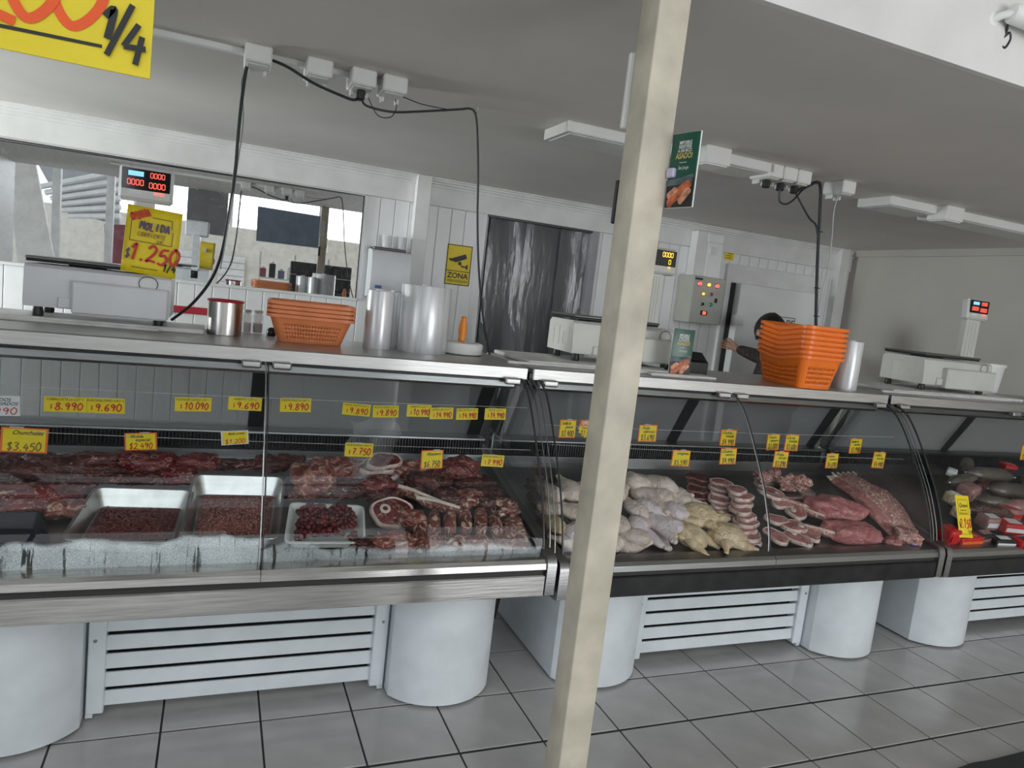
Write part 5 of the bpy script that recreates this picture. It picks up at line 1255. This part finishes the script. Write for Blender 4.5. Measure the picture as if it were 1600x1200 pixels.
# oval tray of trimmings
p = D(1225, 766, .09); o = thing('oval_tray', 'oval steel tray of pork trimmings at the back of the middle counter', 'tray', p, rotm(R(-12)))
B().lathe([(.05, -.012), (.12, -.010), (.155, .012), (.160, .012), (.158, .008), (.123, -.014), (.05, -.016)], 36, sx=1.0, sy=.55).obj('dish', 'tray_steel', o)
for n, (u, v, w, h) in enumerate(((1192, 746, 26, 22), (1208, 742, 28, 24), (1222, 752, 26, 20), (1238, 751, 28, 24), (1254, 752, 22, 26), (1246, 760, 26, 16), (1230, 763, 24, 14))):
    meat('pork_trimming', ord_[n].capitalize() + ' pork trimming from the left on the oval steel tray', 'pork trimming', u, v, w, h, 'pork_rib', lift=.095, lump=.5, rz=n, group='pork trimmings on the oval tray')
for n, (u, v) in enumerate(((1178, 858), (1428, 856))):
    o = thing('blue_clip', ('blue plastic clip below the pork chop stack', 'blue plastic clip at the right front corner of the middle counter')[n], 'clip', D(u, v, .012), rotm(.1)); B().box((0, 0, 0), (.055, .025, .026), .004).obj('block', 'blue_plastic', o); B().box((0, -.0135, .002), (.035, .002, .01)).obj('label_strip', 'ink_blue', o)
# ---- far counter: packed sausages and hams
def log(label, u, v, L, r, az, mat, lift=.0, cap=None, name='sausage_log', cat='sausage'):
    p = D(u, v, lift + r); b = B(); n = 20; prof = []
    for i in range(n + 1):
        s = i / n; k = max(.22, math.sin(PI * min(.5, .08 + s * 1.6, .08 + (1 - s) * 1.6))); prof.append(((s - .5) * L, r * k))
    b.tube([(x, .004 * math.sin(x * 20), 0) for x, _ in prof], [q for _, q in prof], 20)
    o = put(name, b.mesh('casing', mat, 180), loc=p, rot=rotm(az)); tag(o, label, cat, 'sausages in the far counter')
    for s in (-1, 1): B().rings(along([(r * .25, 0), (r * .12, .008), (r * .22, .016)], (s * L / 2, 0, 0), (s * L, 0, 0), 10)).obj('clip_end', cap or 'steel_dark', o)
log('long grey-brown sausage log at the top of the far counter pile', 1545, 742, .34, .042, -.15, 'sausage_grey', .10)
log('dark sausage log behind the ham block', 1505, 752, .26, .04, .1, 'sausage_grey', .08)
log('thick sausage log with a pale cut end near the right edge', 1580, 768, .32, .048, -.2, 'sausage_grey', .06)
log('brown sausage log at the right edge of the picture', 1612, 750, .3, .045, .3, 'sausage_grey', .09)
log('dark sausage log lying low under the ham block', 1545, 800, .30, .038, -.25, 'beef_dark', .03)
def pack(label, u, v, dims, mat, lift, rz, band=None, name='meat_pack', cat='pack', roll=0.0):
    p = D(u, v, lift + dims[2] / 2); o = thing(name, label, cat, p, rotm(rz, SL + roll)); B().box((0, 0, 0), dims, min(dims) * .2, seg=3).obj('wrapper', mat, o)
    if band: B().box((0, -dims[1] * .505, 0), (dims[0] * .9, .002, dims[2] * .35), 0).obj('label_band', band, o); B().box((0, 0, dims[2] * .505), (dims[0] * .55, dims[1] * .5, .002), 0).obj('top_label', band, o)
pack('pink ham block behind the yellow 2.150 sign', 1512, 768, (.12, .09, .085), 'ham', .06, .3, 'ham')
pack('pale cheese-coloured block beside the counter end', 1488, 778, (.07, .07, .06), 'chicken_yellow', .06, .2, 'card_white')
pack('red film pack at the left end of the far counter', 1482, 836, (.08, .08, .09), 'pack_red', .0, .1, 'pack_red')
pack('red film pack below the yellow 2.150 sign', 1510, 842, (.16, .07, .05), 'pack_red', .0, .0, 'card_orange')
pack('sliced ham pack with white edge right of the 2.150 sign', 1545, 815, (.11, .08, .07), 'ham', .02, -.1, 'card_white')
pack('red and white sausage pack at the right edge', 1578, 822, (.14, .09, .06), 'pack_red', .03, -.2, 'card_white')
pack('black and white pack at the front right of the far counter', 1565, 846, (.13, .06, .045), 'black', .0, -.1, 'card_white')
pack('dark red pack under the right-hand sausages', 1598, 848, (.12, .07, .05), 'pack_red', .0, .1, 'ink_black')
pack('white crumpled pack on top of the dark logs', 1487, 738, (.07, .05, .035), 'foam_white', .13, .6, 'card_white')
pack('small red pack on top of the sausage pile', 1575, 728, (.09, .06, .03), 'pack_red', .14, -.2, 'pink_tray')

log('grey-brown sausage log leaning at the back left of the far counter', 1510, 728, .22, .036, .5, 'sausage_grey', .10)
log('short dark sausage log right of the ham block', 1556, 786, .22, .036, -.4, 'sausage_grey', .05)
log('speckled sausage log low at the right edge', 1600, 792, .28, .042, -.1, 'ham', .05)
log('brown sausage log between the white pack and the ham block', 1532, 758, .20, .034, .25, 'beef_dark', .08)
pack('beige film pack beside the red film pack', 1500, 800, (.08, .07, .06), 'chicken_yellow', .03, .3, 'card_white')
pack('dark ham pack behind the red and white sausage pack', 1575, 800, (.12, .08, .06), 'ham', .04, -.2, 'pack_red')
pack('black film pack under the sliced ham pack', 1535, 838, (.11, .07, .05), 'black_gloss', .0, .1, 'ham')

# ================================================================ price cards strung behind the counter glass
def string(label, p0, p1, sag=.006):
    p0, p1 = Vector(p0), Vector(p1); pts = [p0.lerp(p1, k / 12) + Vector((0, 0, -sag * math.sin(PI * k / 12))) for k in range(13)]
    tag(B().tube(pts, .0009, 5).obj('card_string', 'cable_white'), label, 'string')
YU, YL = .205, .125
for (x0, x1), nm in ((C1, 'nearest'), (C2, 'middle')):
    a = P(420, 622, 'Y', YU).z if nm == 'nearest' else P(1240, 680, 'Y', YU).z
    c = P(420, 683, 'Y', YL).z if nm == 'nearest' else P(1240, 706, 'Y', YL).z
    string('upper thin line of price cards in the %s counter' % nm, (x0 + .03, YU, a), (x1 - .03, YU, a + .012)); string('lower thin line of price cards in the %s counter' % nm, (x0 + .03, YL, c), (x1 - .03, YL, c - .02))
CR = random.Random(12)
def card(label, u, v, w, h, y, title, price, style='print', tilt=None, pm=None, ps=None):
    p = P(u, v, 'Y', y); s = pxm(p); W_, H_ = w * s * .95, h * s
    o = thing('price_card', label, 'price card', p, (0, R(CR.uniform(-2.5, 2.5) if tilt is None else tilt), R(CR.uniform(-6, 6))), 'price cards behind the glass')
    base = {'print': 'card_yellow', 'white': 'card_white', 'white_edge': 'card_white'}.get(style, 'card_orange')
    B().box((0, .0006, 0), (W_, .0012, H_), .0004, seg=1).obj('backing', base, o)
    face = -.0003
    if style in ('orange', 'white_edge'):
        B().box((0, -.0002, 0), (W_ * .90, .0008, H_ * .88)).obj('paper', 'card_yellow', o); face = -.0009
    B().box((CR.uniform(-.2, .2) * W_, .0, H_ * .5), (W_ * .3, .003, H_ * .07), .0005, seg=1).obj('tape', 'cup_clear', o)
    if style == 'print':
        print_text(o, title, 0, H_ * .33, H_ * .22, 'ink_black', y=face - .0006, xscale=min(1.0, W_ * .9 / (len(title) * H_ * .125)))
        marker(o, '$', -W_ * .33, -H_ * .15, H_ * .26, H_ * .035, 'ink_red', y=face - .0006, xs=.7)
        marker(o, price, W_ * .08, -H_ * .12, H_ * .46, H_ * .075, 'ink_red', y=face - .0008, xs=W_ * .66 / (H_ * .46 * (len(price) * .72 - .45)), seed=int(u))
    else:
        for n, t in enumerate(title.split('|')):
            print_text(o, t, W_ * (-.12 if n == 0 and '|' in title else .06), H_ * (.30 - n * .2), H_ * .24, 'ink_black', y=face - .0006, shear=.35, xscale=min(1.0, W_ * .75 / (len(t) * H_ * .13)), bold=.01)
        marker(o, '$' + price, 0, -H_ * .25, H_ * .32, H_ * .045, ps or 'ink_brown', y=face - .0008, xs=W_ * .72 / (H_ * .32 * ((len(price) + 1) * .72 - .45)), seed=int(u))
    return o
for (u, v, w, h, t, pr, lab) in (
    (102, 632, 60, 24, 'SOBRECOSTILLA CAT V', '8.990', 'yellow price card reading 8.990 at the left'),
    (164, 634, 59, 24, 'HUACHALOMO CAT V', '9.690', 'yellow price card reading 9.690 beside the 8.990 card'),
    (302, 632, 55, 22, 'PUNTA DE GANSO CAT V', '10.090', 'yellow price card reading 10.090 left of the glass joint'),
    (383, 631, 52, 21, 'ASIENTO CAT V', '9.690', 'yellow price card reading 9.690 next to the glass joint'),
    (462, 633, 49, 22, 'PUNTA PALETA CAT V', '9.890', 'yellow price card reading 9.890 just right of the glass joint'),
    (557, 640, 45, 19, 'POSTA PALETA CAT V', '9.890', 'faded yellow price card reading 9.890 above the clear bag'),
    (603, 643, 43, 19, 'POSTA NEGRA CAT V', '9.890', 'yellow price card reading 9.890 left of the 10.990 card'),
    (655, 642, 42, 19, 'ASIENTO CAT V', '10.990', 'yellow price card reading 10.990 in the upper row'),
    (690, 646, 41, 18, 'LOMO LISO CAT V', '14.990', 'yellow price card reading 14.990 touching the 10.990 card'),
    (730, 647, 39, 18, 'LOMO VETADO CAT V', '14.990', 'middle of three yellow price cards reading 14.990'),
    (774, 647, 37, 18, 'FILETE CAT V', '14.990', 'rightmost yellow price card reading 14.990 near the side glass')):
    card(lab, u, v, w, h, YU, t, pr)
card('white price card cut by the left edge of the picture', 2, 634, 52, 32, YU, 'SURTIDOS|VARIADOS', '990', 'white', ps='ink_red')
card('orange-edged yellow card reading 3.450 at the far left', 38, 688, 66, 40, YL, 'Chunchules', '3.450', 'orange', tilt=2)
card('orange-edged yellow card reading 2.490 hanging above the beef', 220, 690, 48, 28, YL, 'Molida|especial', '2.490', 'orange', tilt=-4, ps='ink_red')
card('white-edged yellow card reading 1.200 left of the glass joint', 367, 684, 42, 22, YL, 'Molida corriente', '1.200', 'white_edge', tilt=-6, ps='ink_red')
card('yellow price card reading 7.750 below the upper row', 561, 703, 46, 22, YL, 'PLATEADA CAT V', '7.750')
card('orange-edged yellow card reading 6.750 above the red beef', 675, 718, 38, 30, YL, 'Abastero', '6.750', 'orange')
card('yellow price card reading 7.990 near the side glass', 770, 720, 40, 19, YL, 'POSTA DE CADERA CAT V', '7.990')
for (u, v, w, h, y, t, pr, lab) in (
    (887, 670, 31, 29, YU, 'Costillar de|pavo', '3.400', 'orange-edged card reading 3.400 at the left end of the middle counter'),
    (1012, 677, 34, 27, YU, 'Pollo|sabroso', '3.690', 'orange-edged card just right of the pole in the upper row'),
    (1138, 684, 34, 26, YU, 'Chuleta|vetada', '4.990', 'orange-edged card reading 4.990 in the upper row by the glass joint'),
    (1208, 691, 28, 26, YU, 'Trutro|entero', '3.000', 'left card of the touching orange-edged pair in the middle counter'),
    (1237, 692, 27, 26, YU, 'Carne|molida', '3.600', 'right card of the touching orange-edged pair in the middle counter'),
    (1337, 697, 28, 24, YU, 'Espaldar de|cerdo', '3.990', 'rightmost orange-edged card of the upper row in the middle counter'),
    (1064, 716, 34, 26, YL, 'Longaniza', '5.590', 'orange-edged card reading 5.590 above the dark slices'),
    (1138, 713, 32, 26, YL, 'Chuleta|centro', '4.990', 'orange-edged card reading 4.990 in the lower row above the chops'),
    (1220, 718, 28, 26, YL, 'Pulpa|cerdo', '3.890', 'orange-edged card above the oval tray of trimmings'),
    (1300, 720, 25, 24, YL, 'Lomo|centro', '4.690', 'orange-edged card above the knobbly pork piece'),
    (1373, 719, 27, 26, YL, 'Costillar de|cerdo', '4.490', 'orange-edged card above the long rib rack'),
    (934, 713, 28, 24, YL, 'Pollo', '2.490', 'orange-edged card mostly hidden behind the cream pole')):
    card(lab, u, v, w, h, y, t, pr, 'orange')
p = P(1600, 707, 'Y', YU); card('yellow card cut by the right edge in the far counter', 1604, 707, 30, 24, YU, 'Queso', '5.990', 'orange')
# star-shaped offer card
p = P(918, 670, 'Y', YU); s = pxm(p); o = thing('star_card', 'star-shaped yellow and red offer card left of the pole', 'price card', p)
pts = []
for k in range(28):
    a = 2 * PI * k / 28; r = (1.0 if k % 2 == 0 else .82) * 16 * s; pts.append((r * math.cos(a) * 1.05, r * math.sin(a) * .95))
B().prism(pts, 'Y', 0, .0015).obj('star', 'card_yellow', o, None)
B().box((0, -.0006, 9 * s), (28 * s, .001, 9 * s)).obj('red_band', 'card_orange', o)
print_text(o, 'OFERTA', 0, 9 * s, 7.5 * s, 'ink_white', y=-.0016, bold=.03, xscale=.8); print_text(o, 'Patas de pollo', 0, 1 * s, 5 * s, 'ink_black', y=-.0009, shear=.3, xscale=.7)
marker(o, '$1.000', 0, -7 * s, 8 * s, 1.1 * s, 'ink_brown', y=-.0009, xs=.75)
# yellow sign stuck on the far counter's glass
p = P(1506, 807, 'Y', -.066); s = pxm(p)
o = thing('offer_sign', 'tall yellow sign reading 2.150 on the glass of the far counter', 'sign', p, (R(-20), R(3), 0)); w, h = 31 * s, 65 * s
B().box((0, 0, 0), (w, .0015, h), .0005, seg=1).obj('sheet', 'card_yellow', o)
print_text(o, 'Queso', 0, h * .26, h * .13, 'ink_black', y=-.0014, shear=.35, bold=.015, xscale=.85); print_text(o, 'laminado', 0, h * .15, h * .06, 'ink_black', y=-.0014, shear=.3); print_text(o, 'Mantecoso corriente', 0, h * .08, h * .06, 'ink_black', y=-.0014, shear=.3, xscale=.5)
marker(o, '$', -w * .36, -h * .18, h * .10, h * .018, 'ink_black', y=-.0014, xs=.7); marker(o, '2.150', w * .05, -h * .17, h * .20, h * .026, 'ink_red', y=-.0014, xs=.62); marker(o, '1/4', w * .34, -h * .37, h * .10, h * .016, 'ink_black', y=-.0014, xs=.7)
b = B()
for (a, c) in (((-.36, .05), (-.36, .40)), ((-.36, .40), (.36, .40)), ((.36, .40), (.36, .05)), ((.36, .05), (-.36, .05)), ((-.3, -.42), (.12, -.42))):
    d = Vector(((c[0] - a[0]) * w, 0, (c[1] - a[1]) * h)); nn = Vector((-d.z, 0, d.x)).normalized() * .0008; A = Vector((a[0] * w, -.0013, a[1] * h)); E_ = Vector((c[0] * w, -.0013, c[1] * h)); b.quad(A + nn, E_ + nn, E_ - nn, A - nn)
b.obj('drawn_frame', 'ink_black', o, None)

# ================================================================ the person at the cold-room door
flesh('dark_print', (0.010, 0.010, 0.011), (0.045, 0.036, 0.032), (0.20, 0.11, 0.09), 0.60, 30, (1, 1, 1), rough=.8, bump=.2, soft=.03)
def skin_obj(name, verts, edges, mat, parent, root=0, sub=2):
    me = bpy.data.meshes.new(name); me.from_pydata([v[:3] for v in verts], edges, []); me.materials.append(MATS[mat])
    o = put(name, me, parent, True); o.modifiers.new('skin', 'SKIN'); sv = me.skin_vertices[0].data
    for i, v in enumerate(verts):
        r = v[3]; sv[i].radius = (r, r) if not isinstance(r, tuple) else r; sv[i].use_root = (i == root)
    o.modifiers['skin'].use_smooth_shade = True; ss = o.modifiers.new('sub', 'SUBSURF'); ss.levels = sub; ss.render_levels = sub
    return o
pe = thing('person', 'person in dark patterned clothes with black hair reaching for the cold-room door', 'person', (4.30, 1.95, 0))
hd_ = P(1199, 522, 'Y', 1.93); hand = P(1142, 541, 'Y', 2.40); sh_ = P(1203, 563, 'Y', 2.0); el = P(1176, 554, 'Y', 2.18)
nk = hd_ + Vector((.035, .0, -.15)); ch = nk + Vector((.04, .0, -.15)); sr = nk + Vector((.20, -.04, -.07)); pv = ch + Vector((.03, -.02, -.30)); wr = el.lerp(hand, .72)
V = [(pv.x, pv.y, pv.z, .135), (pv.x - .005, pv.y, pv.z + .16, .12), (ch.x, ch.y, ch.z, .135), (nk.x, nk.y, nk.z - .03, .06), (nk.x - .012, nk.y, nk.z + .04, .05), (hd_.x, hd_.y, hd_.z, .092), (hd_.x - .005, hd_.y, hd_.z + .05, .085),
     (sh_.x, sh_.y, sh_.z, .055), (el.x, el.y, el.z, .042), (wr.x, wr.y, wr.z, .026), (hand.x + (hand - el).normalized().x * .03, hand.y + (hand - el).normalized().y * .03, hand.z + (hand - el).normalized().z * .03, .030),
     (sr.x, sr.y, sr.z, .058), (sr.x + .05, sr.y - .05, sr.z - .26, .044), (sr.x + .02, sr.y + .08, sr.z - .46, .028), (sr.x + .01, sr.y + .12, sr.z - .54, .028),
     (pv.x - .09, pv.y, pv.z - .08, .095), (pv.x - .10, pv.y + .01, pv.z - .42, .062), (pv.x - .10, pv.y - .01, .07, .042), (pv.x - .14, pv.y + .14, .045, .035),
     (pv.x + .09, pv.y, pv.z - .08, .095), (pv.x + .10, pv.y + .02, pv.z - .42, .062), (pv.x + .10, pv.y, .07, .042), (pv.x + .08, pv.y + .15, .045, .035)]
E_ = [(0, 1), (1, 2), (2, 3), (3, 4), (4, 5), (5, 6), (2, 7), (7, 8), (8, 9), (9, 10), (2, 11), (11, 12), (12, 13), (13, 14), (0, 15), (15, 16), (16, 17), (17, 18), (0, 19), (19, 20), (20, 21), (21, 22)]
body = skin_obj('body', V, E_, 'skin', pe)
ci = [0, 1, 2, 3, 7, 8, 9, 11, 12, 13, 15, 16, 17, 19, 20, 21]; mp_ = {c: i for i, c in enumerate(ci)}
VC = [(V[c][0], V[c][1], V[c][2], V[c][3] * (1.16 if c != 3 else 1.1) + .006) for c in ci]
skin_obj('clothing', VC, [(mp_[a], mp_[b]) for a, b in E_ if a in mp_ and b in mp_], 'dark_print', pe)
def hand_fingers(base, fwd, side, up, n0):
    for k in range(4):
        o_ = base + side * ((k - 1.5) * .019); L = (.062, .072, .068, .054)[k]
        pts = [(*(o_), .010), (*(o_ + fwd * L * .45 + up * .006), .009), (*(o_ + fwd * L * .75 - up * .016), .0085), (*(o_ + fwd * L * .8 - up * .04), .0075)]
        skin_obj('finger', pts, [(0, 1), (1, 2), (2, 3)], 'skin', pe, sub=1)
    o_ = base - fwd * .03 + side * .034
    skin_obj('thumb', [(*o_, .011), (*(o_ + side * .02 + fwd * .03), .010), (*(o_ + side * .012 + fwd * .062 - up * .01), .008)], [(0, 1), (1, 2)], 'skin', pe, sub=1)
fw = (hand - el).normalized(); sd_ = Vector((0, 0, 1)); upv = fw.cross(sd_).normalized()
hand_fingers(hand + fw * .02, fw, sd_, upv, 0)
pm2 = blob_mesh(.020, .050, .042, 61, .05, 0, 3); pm2.materials.append(MATS['skin']); put('palm', pm2, pe, True, loc=hand - fw * .018, rot=Matrix((upv, fw, sd_)).transposed().to_euler())
lh = Vector(V[14][:3]); hand_fingers(lh, Vector((0, .3, -1)).normalized(), Vector((0, 1, .3)).normalized(), Vector((-1, 0, 0)), 1)
hm = blob_mesh(.112, .118, .13, 77, .06, .03, 4); hm.materials.append(MATS['hair_black']); put('hair', hm, pe, True, loc=hd_ + Vector((.012, -.012, .028)))
hm2 = blob_mesh(.075, .06, .13, 78, .12, .05, 3); hm2.materials.append(MATS['hair_black']); put('ponytail', hm2, pe, True, loc=hd_ + Vector((.06, -.07, -.10)))
fc = Vector((-.12, .99, 0)).normalized(); sdv = Vector((-fc.y, fc.x, 0))
skin_obj('nose', [(*(hd_ + fc * .085 + Vector((0, 0, .02))), .010), (*(hd_ + fc * .108 + Vector((0, 0, -.012))), .014)], [(0, 1)], 'skin', pe, sub=1)
for s_ in (-1, 1):
    e = blob_mesh(.012, .020, .032, 80 + s_, .1, 0, 2); e.materials.append(MATS['skin']); put('ear', e, pe, True, loc=hd_ + sdv * (s_ * .095) + Vector((0, 0, 0)))
    y = blob_mesh(.009, .009, .007, 90 + s_, 0, 0, 2); y.materials.append(MATS['black_gloss']); put('eye', y, pe, True, loc=hd_ + fc * .088 + sdv * (s_ * .034) + Vector((0, 0, .02)))
mo = blob_mesh(.022, .012, .007, 95, 0, 0, 2); mo.materials.append(MATS['maroon']); put('mouth', mo, pe, True, loc=hd_ + fc * .086 + Vector((0, 0, -.048)))
